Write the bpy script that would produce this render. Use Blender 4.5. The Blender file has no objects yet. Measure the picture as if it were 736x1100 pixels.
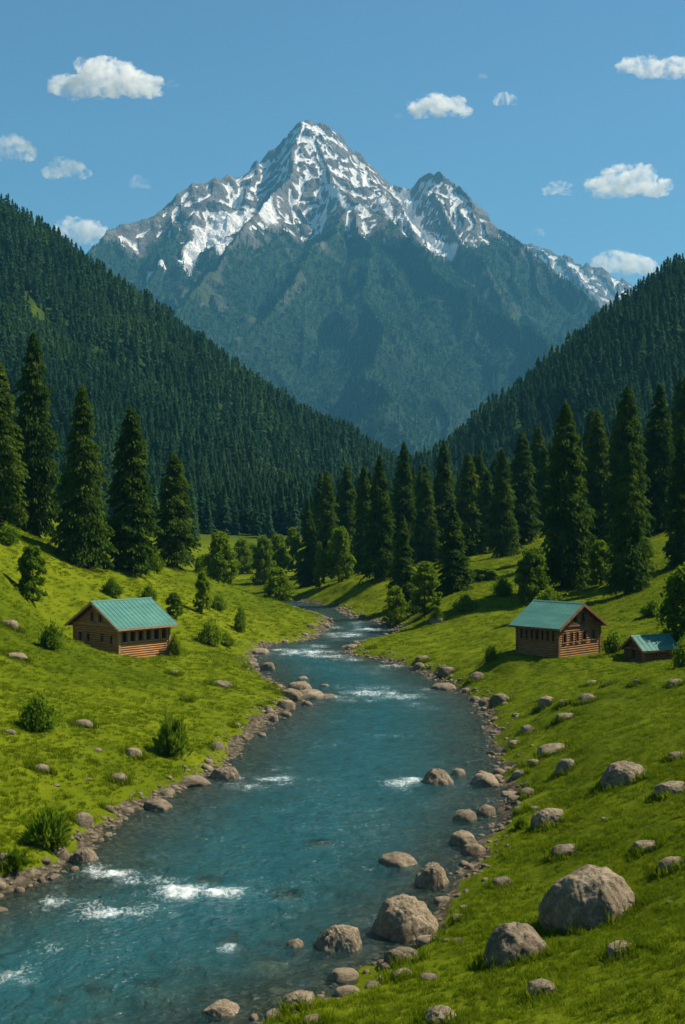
import bpy, math, random
import numpy as np
from mathutils import Vector

# ------------------------------------------------------------------ basics
CAM_H = 16.0
FOC = 1328.0            # focal length in photograph pixels (736 x 1100)
rad = math.radians
SC = bpy.context.scene
COL = SC.collection
RNG = np.random.default_rng(7)


def P(px, py, Y):
    """point seen at photo pixel (px, py) at distance Y"""
    return ((px - 368) / FOC * Y, Y, CAM_H + (550 - py) / FOC * Y)


def tag(o, label=None, cat=None, group=None, kind=None):
    if label: o['label'] = label
    if cat: o['category'] = cat
    if group: o['group'] = group
    if kind: o['kind'] = kind
    return o


def empty(name, loc, rz=0.0):
    o = bpy.data.objects.new(name, None)
    COL.objects.link(o)
    o.location = loc
    o.rotation_euler = (0, 0, rz)
    o.empty_display_size = 0.3
    return o


def np_mesh(name, verts, faces, mats=(), smooth=False, fmat=None):
    """faces: (n,k) int array or list of lists"""
    me = bpy.data.meshes.new(name)
    verts = np.asarray(verts, dtype=np.float32)
    if isinstance(faces, np.ndarray):
        n, k = faces.shape
        me.vertices.add(len(verts)); me.vertices.foreach_set('co', verts.ravel())
        me.loops.add(n * k); me.loops.foreach_set('vertex_index', faces.astype(np.int32).ravel())
        me.polygons.add(n)
        me.polygons.foreach_set('loop_start', np.arange(0, n * k, k, dtype=np.int32))
        try: me.polygons.foreach_set('loop_total', np.full(n, k, dtype=np.int32))
        except Exception: pass
        me.update(calc_edges=True)
    else:
        me.from_pydata(verts.tolist(), [], faces)
        me.update()
    for m in mats: me.materials.append(m)
    if fmat is not None: me.polygons.foreach_set('material_index', np.asarray(fmat, dtype=np.int32))
    me.polygons.foreach_set('use_smooth', np.full(len(me.polygons), bool(smooth)))
    me.update()
    return me


def link(name, me, parent=None, loc=None):
    o = bpy.data.objects.new(name, me)
    COL.objects.link(o)
    if parent: o.parent = parent
    if loc is not None: o.location = loc
    return o


def attr(me, name, data, kind='FLOAT'):
    a = me.attributes.new(name, kind, 'POINT')
    if kind == 'FLOAT': a.data.foreach_set('value', np.asarray(data, dtype=np.float32).ravel())
    elif kind == 'INT': a.data.foreach_set('value', np.asarray(data, dtype=np.int32).ravel())
    elif kind == 'FLOAT_VECTOR': a.data.foreach_set('vector', np.asarray(data, dtype=np.float32).ravel())
    elif kind == 'FLOAT_COLOR': a.data.foreach_set('color', np.asarray(data, dtype=np.float32).ravel())


# ------------------------------------------------------------------ noise
_p = np.random.default_rng(11).permutation(256)
_p = np.concatenate([_p, _p, _p])
_g = np.array([(math.cos(a), math.sin(a)) for a in np.linspace(0, 2 * math.pi, 17)[:16]])
_g3 = np.random.default_rng(5).normal(size=(256, 3)); _g3 /= np.linalg.norm(_g3, axis=1)[:, None]


def noise2(x, y, seed=0):
    x = np.asarray(x, float) + seed * 17.31; y = np.asarray(y, float) + seed * 9.77
    xi = np.floor(x).astype(int); yi = np.floor(y).astype(int)
    xf = x - xi; yf = y - yi
    xi &= 255; yi &= 255
    u = xf * xf * xf * (xf * (xf * 6 - 15) + 10); v = yf * yf * yf * (yf * (yf * 6 - 15) + 10)
    def gr(ix, iy, dx, dy):
        h = _p[_p[ix] + iy] & 15
        return _g[h, 0] * dx + _g[h, 1] * dy
    n00 = gr(xi, yi, xf, yf); n10 = gr(xi + 1, yi, xf - 1, yf)
    n01 = gr(xi, yi + 1, xf, yf - 1); n11 = gr(xi + 1, yi + 1, xf - 1, yf - 1)
    a = n00 + u * (n10 - n00); b = n01 + u * (n11 - n01)
    return (a + v * (b - a)) * 1.5


def noise3(q, seed=0):
    q = np.asarray(q, float) + seed * 13.7
    i = np.floor(q).astype(int); f = q - i; i &= 255
    w = f * f * f * (f * (f * 6 - 15) + 10)
    out = 0
    for dx in (0, 1):
        for dy in (0, 1):
            for dz in (0, 1):
                h = _p[_p[_p[i[:, 0] + dx] + ((i[:, 1] + dy) & 255)] + ((i[:, 2] + dz) & 255)]
                d = f - np.array([dx, dy, dz])
                g = (d * _g3[h]).sum(1)
                wt = (w[:, 0] if dx else 1 - w[:, 0]) * (w[:, 1] if dy else 1 - w[:, 1]) * (w[:, 2] if dz else 1 - w[:, 2])
                out = out + g * wt
    return out * 1.5


def fbm2(x, y, oct=5, seed=0, lac=2.03, gain=0.5):
    s = 0; a = 1; f = 1
    for k in range(oct):
        s = s + a * noise2(x * f, y * f, seed + k); a *= gain; f *= lac
    return s


def ridged2(x, y, oct=5, seed=0, gain=0.5):
    s = 0; a = 1; f = 1; t = 0
    for k in range(oct):
        s = s + a * (1 - np.abs(noise2(x * f, y * f, seed + k)) * 1.9); t += a; a *= gain; f *= 2.07
    return s / t


def sstep(a, b, x):
    t = np.clip((x - a) / (b - a), 0, 1)
    return t * t * (3 - 2 * t)


# ------------------------------------------------------------------ node helpers
class NT:
    def __init__(s, tree):
        s.t = tree; s.n = tree.nodes; s.l = tree.links
    def new(s, typ, **kw):
        n = s.n.new(typ)
        for k, v in kw.items():
            if k.startswith('in_'):
                n.inputs[k[3:]].default_value = v
            else: setattr(n, k, v)
        return n
    def lk(s, a, b): s.l.new(a, b)
    def noise(s, scale, detail=4, rough=0.55, vec=None, dist=0.0):
        n = s.new('ShaderNodeTexNoise'); n.inputs['Scale'].default_value = scale
        n.inputs['Detail'].default_value = detail; n.inputs['Roughness'].default_value = rough
        n.inputs['Distortion'].default_value = dist
        if vec is not None: s.lk(vec, n.inputs['Vector'])
        return n.outputs['Fac']
    def ramp(s, fac, stops, interp='LINEAR'):
        r = s.new('ShaderNodeValToRGB'); r.color_ramp.interpolation = interp
        el = r.color_ramp.elements
        while len(el) > 1: el.remove(el[-1])
        el[0].position = stops[0][0]; el[0].color = c4(stops[0][1])
        for p, c in stops[1:]:
            e = el.new(p); e.color = c4(c)
        s.lk(fac, r.inputs['Fac'])
        return r.outputs['Color']
    def mix(s, fac, a, b, mode='MIX'):
        m = s.new('ShaderNodeMix', data_type='RGBA', blend_type=mode)
        for sock, v in ((m.inputs[0], fac), (m.inputs[6], a), (m.inputs[7], b)):
            if hasattr(v, 'links'): s.lk(v, sock)
            elif isinstance(v, (tuple, list)): sock.default_value = c4(v)
            else: sock.default_value = v
        return m.outputs[2]
    def math(s, op, a, b=None, c=None, clamp=False):
        m = s.new('ShaderNodeMath', operation=op, use_clamp=clamp)
        for i, v in enumerate((a, b, c)):
            if v is None: continue
            if hasattr(v, 'links'): s.lk(v, m.inputs[i])
            else: m.inputs[i].default_value = v
        return m.outputs[0]
    def attr(s, name, out='Fac'):
        a = s.new('ShaderNodeAttribute', attribute_name=name)
        return a.outputs[out]
    def pos(s): return s.new('ShaderNodeNewGeometry').outputs['Position']
    def obj(s): return s.new('ShaderNodeTexCoord').outputs['Object']
    def bump(s, h, strength=0.3, dist=0.1, normal=None):
        b = s.new('ShaderNodeBump'); b.inputs['Strength'].default_value = strength
        b.inputs['Distance'].default_value = dist
        s.lk(h, b.inputs['Height'])
        if normal is not None: s.lk(normal, b.inputs['Normal'])
        return b.outputs['Normal']


def c4(c):
    return (c[0], c[1], c[2], 1.0) if len(c) == 3 else tuple(c)


def new_mat(name):
    m = bpy.data.materials.new(name); m.use_nodes = True
    nt = NT(m.node_tree)
    bs = m.node_tree.nodes['Principled BSDF']
    return m, nt, bs


def prin(nt, bs, color=None, rough=0.9, spec=0.2, normal=None):
    if color is not None:
        if hasattr(color, 'links'): nt.lk(color, bs.inputs['Base Color'])
        else: bs.inputs['Base Color'].default_value = c4(color)
    if hasattr(rough, 'links'): nt.lk(rough, bs.inputs['Roughness'])
    else: bs.inputs['Roughness'].default_value = rough
    bs.inputs['Specular IOR Level'].default_value = spec
    if normal is not None: nt.lk(normal, bs.inputs['Normal'])


# ------------------------------------------------------------------ materials
def mat_foliage(name, c1, c2, c3, trans=0.25, ns=0.35):
    m, nt, bs = new_mat(name)
    oi = nt.new('ShaderNodeObjectInfo')
    n = nt.noise(ns, 3, 0.6, nt.pos())
    col = nt.ramp(n, [(0.32, c1), (0.52, c2), (0.72, c3)])
    r = nt.ramp(oi.outputs['Random'], [(0, (0.72, 0.8, 0.75)), (0.5, (1, 1, 1)), (1, (1.28, 1.15, 0.95))])
    col = nt.mix(1.0, col, r, 'MULTIPLY')
    prin(nt, bs, col, 0.8, 0.04)
    tr = nt.new('ShaderNodeBsdfTranslucent')
    nt.lk(nt.mix(1.0, col, (1.3, 1.35, 0.7), 'MULTIPLY'), tr.inputs['Color'])
    mx = nt.new('ShaderNodeMixShader'); mx.inputs[0].default_value = trans
    nt.lk(bs.outputs[0], mx.inputs[1]); nt.lk(tr.outputs[0], mx.inputs[2])
    out = m.node_tree.nodes['Material Output']; nt.lk(mx.outputs[0], out.inputs['Surface'])
    return m


def mat_simple(name, stops, scale=3.0, rough=0.85, spec=0.2, bump=0.3, bdist=0.03, stretch=None, coord='obj', detail=5):
    m, nt, bs = new_mat(name)
    v = nt.obj() if coord == 'obj' else nt.pos()
    if stretch:
        mp = nt.new('ShaderNodeMapping'); mp.inputs['Scale'].default_value = stretch
        nt.lk(v, mp.inputs['Vector']); v = mp.outputs[0]
    n = nt.noise(scale, detail, 0.6, v)
    col = nt.ramp(n, stops)
    nb = nt.noise(scale * 3, 5, 0.65, v)
    prin(nt, bs, col, rough, spec, nt.bump(nb, bump, bdist))
    return m


M = {}
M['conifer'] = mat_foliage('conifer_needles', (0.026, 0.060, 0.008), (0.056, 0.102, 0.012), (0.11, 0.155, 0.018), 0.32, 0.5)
M['forest'] = mat_foliage('haze_tinted_needles', (0.030, 0.088, 0.055), (0.050, 0.122, 0.068), (0.085, 0.165, 0.070), 0.3, 0.02)  # blue haze over the distant slopes is mixed into this needle colour
M['leaf'] = mat_foliage('broad_leaves', (0.075, 0.130, 0.008), (0.125, 0.195, 0.014), (0.18, 0.25, 0.022), 0.45, 0.8)
M['shrub'] = mat_foliage('shrub_leaves', (0.080, 0.140, 0.010), (0.130, 0.20, 0.014), (0.18, 0.25, 0.022), 0.45, 1.5)
M['grassb'] = mat_foliage('grass_blades', (0.084, 0.126, 0.003), (0.118, 0.166, 0.004), (0.154, 0.198, 0.008), 0.35, 0.25)
M['bark'] = mat_simple('bark', [(0.3, (0.03, 0.02, 0.012)), (0.7, (0.10, 0.07, 0.045))], 2.0, 0.95, 0.1, 0.8, 0.05, (3, 3, 0.6))
M['log'] = mat_simple('log_timber', [(0.25, (0.28, 0.125, 0.045)), (0.55, (0.45, 0.215, 0.082)), (0.8, (0.58, 0.30, 0.125))], 1.6, 0.8, 0.2, 0.3, 0.02, (1, 1, 4))
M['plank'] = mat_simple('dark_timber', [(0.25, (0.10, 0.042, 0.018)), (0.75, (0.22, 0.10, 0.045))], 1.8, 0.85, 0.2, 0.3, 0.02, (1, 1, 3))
M['plank2'] = mat_simple('aged_timber', [(0.25, (0.17, 0.084, 0.034)), (0.55, (0.29, 0.150, 0.062)), (0.8, (0.38, 0.21, 0.09))], 1.8, 0.85, 0.2, 0.3, 0.02, (1, 1, 3))
M['trim'] = mat_simple('trim_timber', [(0.3, (0.30, 0.16, 0.08)), (0.7, (0.46, 0.27, 0.15))], 2.5, 0.8, 0.2, 0.2, 0.02)
M['dark_trim'] = mat_simple('dark_trim_timber', [(0.3, (0.12, 0.055, 0.025)), (0.7, (0.24, 0.12, 0.06))], 2.5, 0.8, 0.2, 0.2, 0.02)
M['roofm'] = mat_simple('teal_metal', [(0.25, (0.040, 0.135, 0.112)), (0.55, (0.060, 0.185, 0.155)), (0.8, (0.10, 0.24, 0.20))], 0.7, 0.7, 0.2, 0.1, 0.02, (2.0, 0.5, 1))
M['glass'] = mat_simple('dark_glass', [(0.3, (0.008, 0.009, 0.010)), (0.7, (0.02, 0.02, 0.02))], 2.0, 0.08, 0.5, 0.02, 0.01)
M['footing'] = mat_simple('stone_footing', [(0.3, (0.14, 0.11, 0.08)), (0.7, (0.30, 0.25, 0.19))], 3.0, 0.9, 0.2, 0.6, 0.05)


def mat_rock(name, c1, c2, c3):
    m, nt, bs = new_mat(name)
    v = nt.obj(); oi = nt.new('ShaderNodeObjectInfo')
    add = nt.new('ShaderNodeVectorMath', operation='ADD')
    nt.lk(v, add.inputs[0])
    sc = nt.new('ShaderNodeVectorMath', operation='SCALE'); nt.lk(oi.outputs['Location'], sc.inputs[0]); sc.inputs['Scale'].default_value = 1.0
    nt.lk(sc.outputs[0], add.inputs[1]); v = add.outputs[0]
    n1 = nt.noise(1.1, 7, 0.62, v, 0.6); n2 = nt.noise(6.0, 6, 0.7, v); n3 = nt.noise(30.0, 3, 0.6, v)
    col = nt.ramp(n1, [(0.28, c1), (0.5, c2), (0.72, c3)])
    col = nt.mix(nt.ramp(n2, [(0.5, (0, 0, 0)), (0.66, (0.5, 0.5, 0.5))]), col, (0.34, 0.31, 0.25))
    col = nt.mix(nt.ramp(n2, [(0.30, (0.8, 0.8, 0.8)), (0.42, (0, 0, 0))]), col, (0.05, 0.042, 0.033))
    col = nt.mix(0.55, col, nt.ramp(n3, [(0.3, (0.25, 0.25, 0.25)), (0.7, (0.95, 0.95, 0.95))]), 'OVERLAY')
    # moss grows on some of the faces
    n4 = nt.noise(2.3, 4, 0.6, v)
    col = nt.mix(nt.ramp(n4, [(0.60, (0, 0, 0)), (0.75, (0.4, 0.4, 0.4))]), col, (0.06, 0.07, 0.02))
    h = nt.math('ADD', nt.math('MULTIPLY', n2, 0.7), nt.math('MULTIPLY', n3, 0.3))
    tint = nt.ramp(oi.outputs['Random'], [(0, (0.78, 0.76, 0.74)), (1, (1.18, 1.14, 1.08))])
    col = nt.mix(1.0, col, tint, 'MULTIPLY')
    prin(nt, bs, col, 0.88, 0.2, nt.bump(h, 0.75, 0.13))
    return m


M['rock'] = mat_rock('boulder_stone', (0.078, 0.060, 0.040), (0.155, 0.122, 0.082), (0.26, 0.212, 0.150))
M['wetrock'] = mat_rock('river_stone', (0.075, 0.055, 0.038), (0.15, 0.112, 0.075), (0.26, 0.20, 0.14))
# ------------------------------------------------------------------ river outline
def W0(px, py):
    Y = CAM_H * FOC / (py - 550.0)
    return ((px - 368) / FOC * Y, Y)


left_px = [(0, 962), (45, 946), (82, 924), (112, 898), (150, 872), (195, 850), (232, 830), (262, 800), (300, 768),
           (322, 752), (300, 738), (278, 720), (272, 703), (288, 693), (328, 688), (346, 679), (352, 671), (352, 664)]
right_px = [(262, 1100), (330, 1078), (398, 1042), (446, 1010), (476, 968), (502, 930), (530, 886), (541, 852), (533, 815),
            (524, 782), (512, 756), (486, 740), (452, 722), (415, 710), (372, 701), (384, 690), (415, 684), (424, 675), (404, 668), (378, 662)]
LE = [(-52.0, -60.0), (-40.0, 0.0), (-26.0, 32.0), (-19.0, 45.0)] + [W0(*p) for p in left_px] + \
     [(-5.0, 196.0), (-9.0, 208.0), (-15.5, 219.0), (-24.0, 226.0), (-34.0, 232.0), (-46.0, 240.0), (-56.0, 246.0)]
RE = [(-28.0, -60.0), (-20.0, 0.0), (-9.0, 26.0)] + [W0(*p) for p in right_px] + \
     [(0.0, 201.0), (-4.0, 215.0), (-12.0, 226.0), (-21.0, 236.0), (-32.0, 243.0), (-45.0, 252.0), (-56.0, 257.0)]


def smooth_poly(pts, n=4):
    pts = [np.array(p, float) for p in pts]; out = []
    for i in range(len(pts) - 1):
        p0 = pts[max(i - 1, 0)]; p1 = pts[i]; p2 = pts[i + 1]; p3 = pts[min(i + 2, len(pts) - 1)]
        for k in range(n):
            t = k / n
            out.append(0.5 * ((2 * p1) + (-p0 + p2) * t + (2 * p0 - 5 * p1 + 4 * p2 - p3) * t * t + (-p0 + 3 * p1 - 3 * p2 + p3) * t ** 3))
    out.append(pts[-1])
    return np.array(out)


LES = smooth_poly(LE); RES = smooth_poly(RE)
POLY = np.concatenate([LES, RES[::-1]])


def river_sd(x, y):
    """signed distance: negative in the water"""
    x = np.asarray(x, float).ravel(); y = np.asarray(y, float).ravel()
    best = np.full(x.shape, 1e9); inside = np.zeros(x.shape, bool)
    A = POLY; B = np.roll(POLY, -1, axis=0)
    for (ax, ay), (bx, by) in zip(A, B):
        dx = bx - ax; dy = by - ay; L = dx * dx + dy * dy + 1e-12
        t = np.clip(((x - ax) * dx + (y - ay) * dy) / L, 0, 1)
        d = (x - ax - t * dx) ** 2 + (y - ay - t * dy) ** 2
        best = np.minimum(best, d)
        c = ((ay > y) != (by > y)) & (x < (bx - ax) * (y - ay) / (by - ay + 1e-12) + ax)
        inside ^= c
    d = np.sqrt(best)
    return np.where(inside, -d, d)


# ------------------------------------------------------------------ thin plate through measured points
ctl = [P(128, 709, 116), P(72, 704, 120), P(185, 705, 119), P(35, 583, 165), P(88, 612, 150), P(140, 617, 155), P(187, 612, 178),
       P(0, 562, 160), P(237, 635, 200), P(0, 700, 95), P(0, 800, 70), P(0, 900, 56), P(100, 800, 76), P(0, 620, 118), P(35, 640, 125),
       P(0, 545, 205), P(100, 590, 200), P(217, 654, 160), P(170, 660, 140),
       (-12.0, 300.0, 1.5), (10.0, 300.0, 2.0), P(300, 646, 205), P(255, 665, 160),
       P(598, 708, 113), P(648, 706, 113), P(705, 715, 110), P(609, 635, 165), P(676, 642, 150), P(710, 575, 205), P(645, 592, 205),
       P(540, 603, 225), P(434, 612, 235), P(408, 624, 212), P(487, 641, 178), P(736, 645, 132), P(736, 800, 65), P(736, 900, 50),
       P(635, 990, 46.5), P(736, 1060, 34.5), P(500, 1100, 37), P(550, 850, 67), P(640, 760, 86), P(455, 656, 168), (12.0, 245.0, 3.6), (-2.0, 240.0, 1.8),
       P(590, 840, 66), P(650, 690, 120), P(560, 660, 155), P(736, 720, 95), P(540, 760, 95), P(700, 1000, 42),
       (-100.0, 100.0, 34.0), (-140.0, 230.0, 52.0), (-70.0, 60.0, 18.0), (-90.0, 0.0, 22.0), (110.0, 100.0, 34.0), (80.0, 60.0, 22.0),
       (120.0, 230.0, 38.0), (60.0, 0.0, 14.0), (20.0, 0.0, 5.0), (0.0, 360.0, 2.0), (70.0, 360.0, 16.0), (-90.0, 330.0, 20.0), (60.0, 270.0, 17.0), (30.0, 270, 8.5), (-40.0, 275.0, 1.0), (-25.0, 262.0, 0.6), (-65.0, 275.0, 7.0), (-50.0, 310.0, 4.0)]
# the river itself lies at z = 0
for pts in (LE, RE):
    for p in pts[1::2]:
        ctl.append((p[0], p[1], 0.15))
ctl = np.array(ctl)


def tps_fit(c, reg=6.0):
    n = len(c); s = 50.0
    X = c[:, :2] / s
    d = np.linalg.norm(X[:, None] - X[None], axis=2)
    K = np.where(d > 0, d * d * np.log(d + 1e-9), 0) + np.eye(n) * reg * 1e-3
    Q = np.concatenate([np.ones((n, 1)), X], axis=1)
    A = np.block([[K, Q], [Q.T, np.zeros((3, 3))]])
    w = np.linalg.solve(A, np.concatenate([c[:, 2], np.zeros(3)]))
    return X, w, s


TX, TW, TS = tps_fit(ctl)


def tps(x, y):
    x = np.asarray(x, float).ravel() / TS; y = np.asarray(y, float).ravel() / TS
    out = TW[-3] + TW[-2] * x + TW[-1] * y
    for (cx, cy), w in zip(TX, TW):
        r2 = (x - cx) ** 2 + (y - cy) ** 2 + 1e-12
        out = out + w * 0.5 * r2 * np.log(r2)
    return out


# ------------------------------------------------------------------ ridges
GB = 0.72


def ridge_height(x, y, pts, slope, amp, wl, seed, cap=60.0, conc=0.0):
    """tent under a ridge line; gullies run down its flanks"""
    pts = np.array(pts, float)
    bestd = np.full(x.shape, 1e12); bz = np.zeros(x.shape); bt = np.zeros(x.shape); bs = np.zeros(x.shape)
    acc = 0.0
    for i in range(len(pts) - 1):
        a = pts[i]; b = pts[i + 1]; dx, dy = b[0] - a[0], b[1] - a[1]; L = math.hypot(dx, dy)
        t = np.clip(((x - a[0]) * dx + (y - a[1]) * dy) / (L * L), 0, 1)
        d = np.hypot(x - a[0] - t * dx, y - a[1] - t * dy)
        z = a[2] + t * (b[2] - a[2])
        eff = d * slope - z           # the segment whose tent is highest wins
        m = eff < bestd
        side = np.sign((x - a[0]) * dy - (y - a[1]) * dx)
        bestd = np.where(m, eff, bestd); bz = np.where(m, z, bz); bt = np.where(m, acc + t * L, bt); bs = np.where(m, d * (1), bs)
        acc += L
    d = bs
    warp = fbm2(x / (wl * 2.2), y / (wl * 2.2), 3, seed + 31) * 0.9
    g = ridged2(bt / wl + warp, d / (wl * 7) + warp * 0.5, 5, seed, 0.55)
    gs = ridged2(x / (wl * 0.8), y / (wl * 0.8), 5, seed + 60, 0.55)
    grow = 1 - np.exp(-d / cap)
    h = bz - slope * d * (1 - conc * np.exp(-d / 400.0)) + (g - GB) * amp * 2.7 * (0.14 + grow) + (gs - 0.72) * amp * 0.65 * (0.25 + grow)
    return h, g, d


left_ridge = [(-1100, 1000, 400), (-700, 930, 340), P(-300, 110, 890), P(0, 213, 900), P(50, 264, 905), P(100, 300, 915), P(150, 338, 925),
              P(200, 380, 940), P(250, 430, 955), P(300, 476, 970), P(350, 512, 985), P(400, 542, 1000), P(430, 555, 1010), P(480, 570, 1030)]
left_spur = [P(60, 345, 880), P(150, 405, 820), P(230, 455, 760), P(300, 515, 700), P(345, 575, 640)]
left_spur2 = [P(-60, 290, 800), P(0, 345, 700), P(60, 420, 600), P(110, 500, 500)]
right_ridge = [(1100, 900, 400), (640, 840, 300), P(900, 195, 780), P(736, 281, 780), P(700, 328, 785), P(650, 388, 795), P(600, 434, 805),
               P(550, 484, 815), P(500, 528, 825), P(460, 556, 835), P(430, 572, 845), P(400, 585, 860)]
right_spur = [P(736, 385, 690), P(690, 425, 640), P(620, 490, 560), P(560, 560, 480)]


PADS = []
for px_, py_, Y_, dx_, dy_, r0, r1 in ((128, 709, 114.5, 0.2, 4.4, 4.6, 8.0), (600, 707, 112, 0.3, 4.0, 4.2, 7.5), (691, 714, 108, 2.0, 0.6, 2.4, 4.5)):
    X_, Yv, Z_ = P(px_, py_, Y_); PADS.append((X_ + dx_, Yv + dy_, Z_, r0, r1))


def smax(a, b, k):
    m = np.maximum(a, b)
    return m + k * np.log(np.exp((a - m) / k) + np.exp((b - m) / k))


def height(x, y):
    shp = np.shape(x); x = np.asarray(x, float).ravel(); y = np.asarray(y, float).ravel()
    z = 12.0 + 0.14 * np.clip(np.abs(x) - 50, 0, 330) * sstep(900, 400, y) + 0.012 * np.clip(y - 300, 0, 3000) + fbm2(x / 260, y / 260, 4, 3) * 6
    near = (np.abs(x) < 420) & (y > -260) & (y < 620)
    xn, yn = x[near], y[near]
    tp = tps(xn, yn)
    tp = np.clip(tp, -3, 60)
    # gentle hummocks
    sd = np.full(xn.shape, 50.0); q = (np.abs(xn) < 110) & (yn > -80) & (yn < 310)
    sd[q] = river_sd(xn[q], yn[q])
    away = sstep(1.0, 9.0, sd)
    tp = tp + away * (fbm2(xn / 13, yn / 13, 3, 40) * 0.38 + fbm2(xn / 3.2, yn / 3.2, 3, 45) * 0.10)
    # a ragged low bank down to the water, then the river bed
    jag = fbm2(xn / 2.4, yn / 2.4, 4, 50) * 0.55
    s = sd + jag
    bank = np.where(s > 0, 0.10 * np.clip(s, 0, 2.0) + 0.35 * sstep(0.2, 1.6, s), 0)
    tp_land = np.maximum(tp, 0.0) * sstep(-0.2, 6.0, s) + bank
    bed = -np.clip(0.12 * (-s), 0, 1.25) - 0.02 + fbm2(xn / 1.3, yn / 1.3, 3, 55) * 0.10 * sstep(0, 3, -s)
    tp = np.where(s > 0, tp_land, bed)
    for cx, cy, cz, r0, r1 in PADS:                   # levelled building ground
        k = sstep(r1, r0, np.hypot(xn - cx, yn - cy)); tp = tp * (1 - k) + cz * k
    w = sstep(310, 480, yn) + sstep(150, 320, np.abs(xn)); w = np.clip(w, 0, 1)
    zn = tp * (1 - w) + z[near] * w
    z[near] = zn
    far = (y > 250) & (y < 2600) & (np.abs(x) < 1600)
    xf, yf = x[far], y[far]
    h = np.full(xf.shape, -1e3)
    for r, sl, am, wl, sdn in ((left_ridge, 0.70, 11, 95, 1), (left_spur, 0.55, 7, 70, 2), (left_spur2, 0.52, 7, 70, 5), (right_ridge, 0.78, 10, 90, 3), (right_spur, 0.52, 7, 70, 4)):
        hh, _, _ = ridge_height(xf, yf, r, sl, am, wl, sdn)
        h = np.maximum(h, hh)
    z[far] = np.where(h > z[far] - 12, smax(z[far], h, 3.0), z[far])
    return z.reshape(shp)


def axis(lo, hi, segs):
    """segs: list of (until, step0, growth)"""
    v = [lo]; step = None
    for until, s0, gr in segs:
        st = s0
        while v[-1] < until:
            v.append(v[-1] + st); st *= (1 + gr)
    return np.array(v)


def half(lim):
    v = [0.0]; s = 0.42
    while v[-1] < lim:
        if v[-1] > 34: s = 0.42 + 0.028 * (v[-1] - 34)
        v.append(v[-1] + min(s, 900))
    return v


hx = half(14000)
GX = np.array([-a for a in hx[:0:-1]] + hx)
vy = [-600.0]
while vy[-1] < 26: vy.append(vy[-1] + max(1.0, 0.05 * abs(vy[-1] - 26)))
while vy[-1] < 150: vy.append(vy[-1] + 0.40)
while vy[-1] < 15000: vy.append(vy[-1] + min(0.40 + 0.016 * (vy[-1] - 150), 900))
GY = np.array(vy)
XX, YY = np.meshgrid(GX, GY)
GZ = height(XX, YY)


def gz(x, y):
    """height of the ground sheet itself, bilinear on its own grid"""
    x = np.asarray(x, float); y = np.asarray(y, float)
    i = np.clip(np.searchsorted(GX, x) - 1, 0, len(GX) - 2); j = np.clip(np.searchsorted(GY, y) - 1, 0, len(GY) - 2)
    u = (x - GX[i]) / (GX[i + 1] - GX[i]); v = (y - GY[j]) / (GY[j + 1] - GY[j])
    return (GZ[j, i] * (1 - u) + GZ[j, i + 1] * u) * (1 - v) + (GZ[j + 1, i] * (1 - u) + GZ[j + 1, i + 1] * u) * v


YS = np.concatenate([np.arange(28, 400, 0.15), np.arange(400, 1500, 1.0)])


def hit(px, py, below=0.0):
    """where the line of sight through a photo pixel first meets the ground (or the water)"""
    X = (px - 368) / FOC * YS; Z = CAM_H + (550 - py) / FOC * YS
    g = np.maximum(gz(X, YS), below)
    k = np.argmax(Z <= g)
    return float(X[k]), float(YS[k]), float(gz(X[k], YS[k]))


def build_grid(name, gx, gy, Z, mat, smooth=True, skip=None):
    ny, nx = Z.shape
    xx, yy = np.meshgrid(gx, gy)
    verts = np.stack([xx.ravel(), yy.ravel(), Z.ravel()], axis=1)
    idx = np.arange(nx * ny).reshape(ny, nx)
    f = np.stack([idx[:-1, :-1], idx[:-1, 1:], idx[1:, 1:], idx[1:, :-1]], axis=-1).reshape(-1, 4)
    if skip is not None:
        keep = ~skip.ravel()[f].all(axis=1)
        f = f[keep]
        used = np.zeros(nx * ny, bool); used[f.ravel()] = True
        remap = np.cumsum(used) - 1
        f = remap[f]; verts = verts[used]
        me = np_mesh(name, verts, f, [mat], smooth)
        return me, used
    me = np_mesh(name, verts, f, [mat], smooth)
    return me, None


# ---- ground material: grass, worn earth, shingle at the water, river bed
SD = np.full(XX.shape, 60.0)
qq = (np.abs(XX) < 110) & (YY > -80) & (YY < 310)
SD[qq] = river_sd(XX[qq], YY[qq])
SDJ = SD + fbm2(XX / 2.4, YY / 2.4, 4, 50) * 0.55

m, nt, bs = new_mat('meadow_ground')
pos = nt.pos()
n_big = nt.noise(0.045, 4, 0.55, pos); n_mid = nt.noise(0.6, 5, 0.6, pos); n_f = nt.noise(7.0, 5, 0.7, pos)
g1 = nt.ramp(n_big, [(0.30, (0.056, 0.085, 0.003)), (0.5, (0.092, 0.124, 0.004)), (0.7, (0.124, 0.154, 0.006))])
g2 = nt.ramp(n_mid, [(0.25, (0.45, 0.5, 0.45)), (0.5, (1, 1, 1)), (0.75, (1.35, 1.25, 1.2))])
g = nt.mix(0.9, g1, g2, 'MULTIPLY')
g = nt.mix(0.45, g, nt.ramp(n_f, [(0.3, (0.5, 0.5, 0.45)), (0.7, (1.4, 1.35, 1.3))]), 'MULTIPLY')
vor = nt.new('ShaderNodeTexVoronoi'); vor.inputs['Scale'].default_value = 3.2; nt.lk(pos, vor.inputs['Vector'])
st = nt.ramp(nt.noise(2.2, 6, 0.7, pos), [(0.3, (0.050, 0.041, 0.028)), (0.5, (0.11, 0.092, 0.064)), (0.72, (0.21, 0.18, 0.13))])
st = nt.mix(0.7, st, nt.ramp(vor.outputs['Distance'], [(0.0, (1.3, 1.3, 1.3)), (0.35, (1, 1, 1)), (0.6, (0.35, 0.33, 0.3))]), 'MULTIPLY')
shore = nt.attr('shore')
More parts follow.
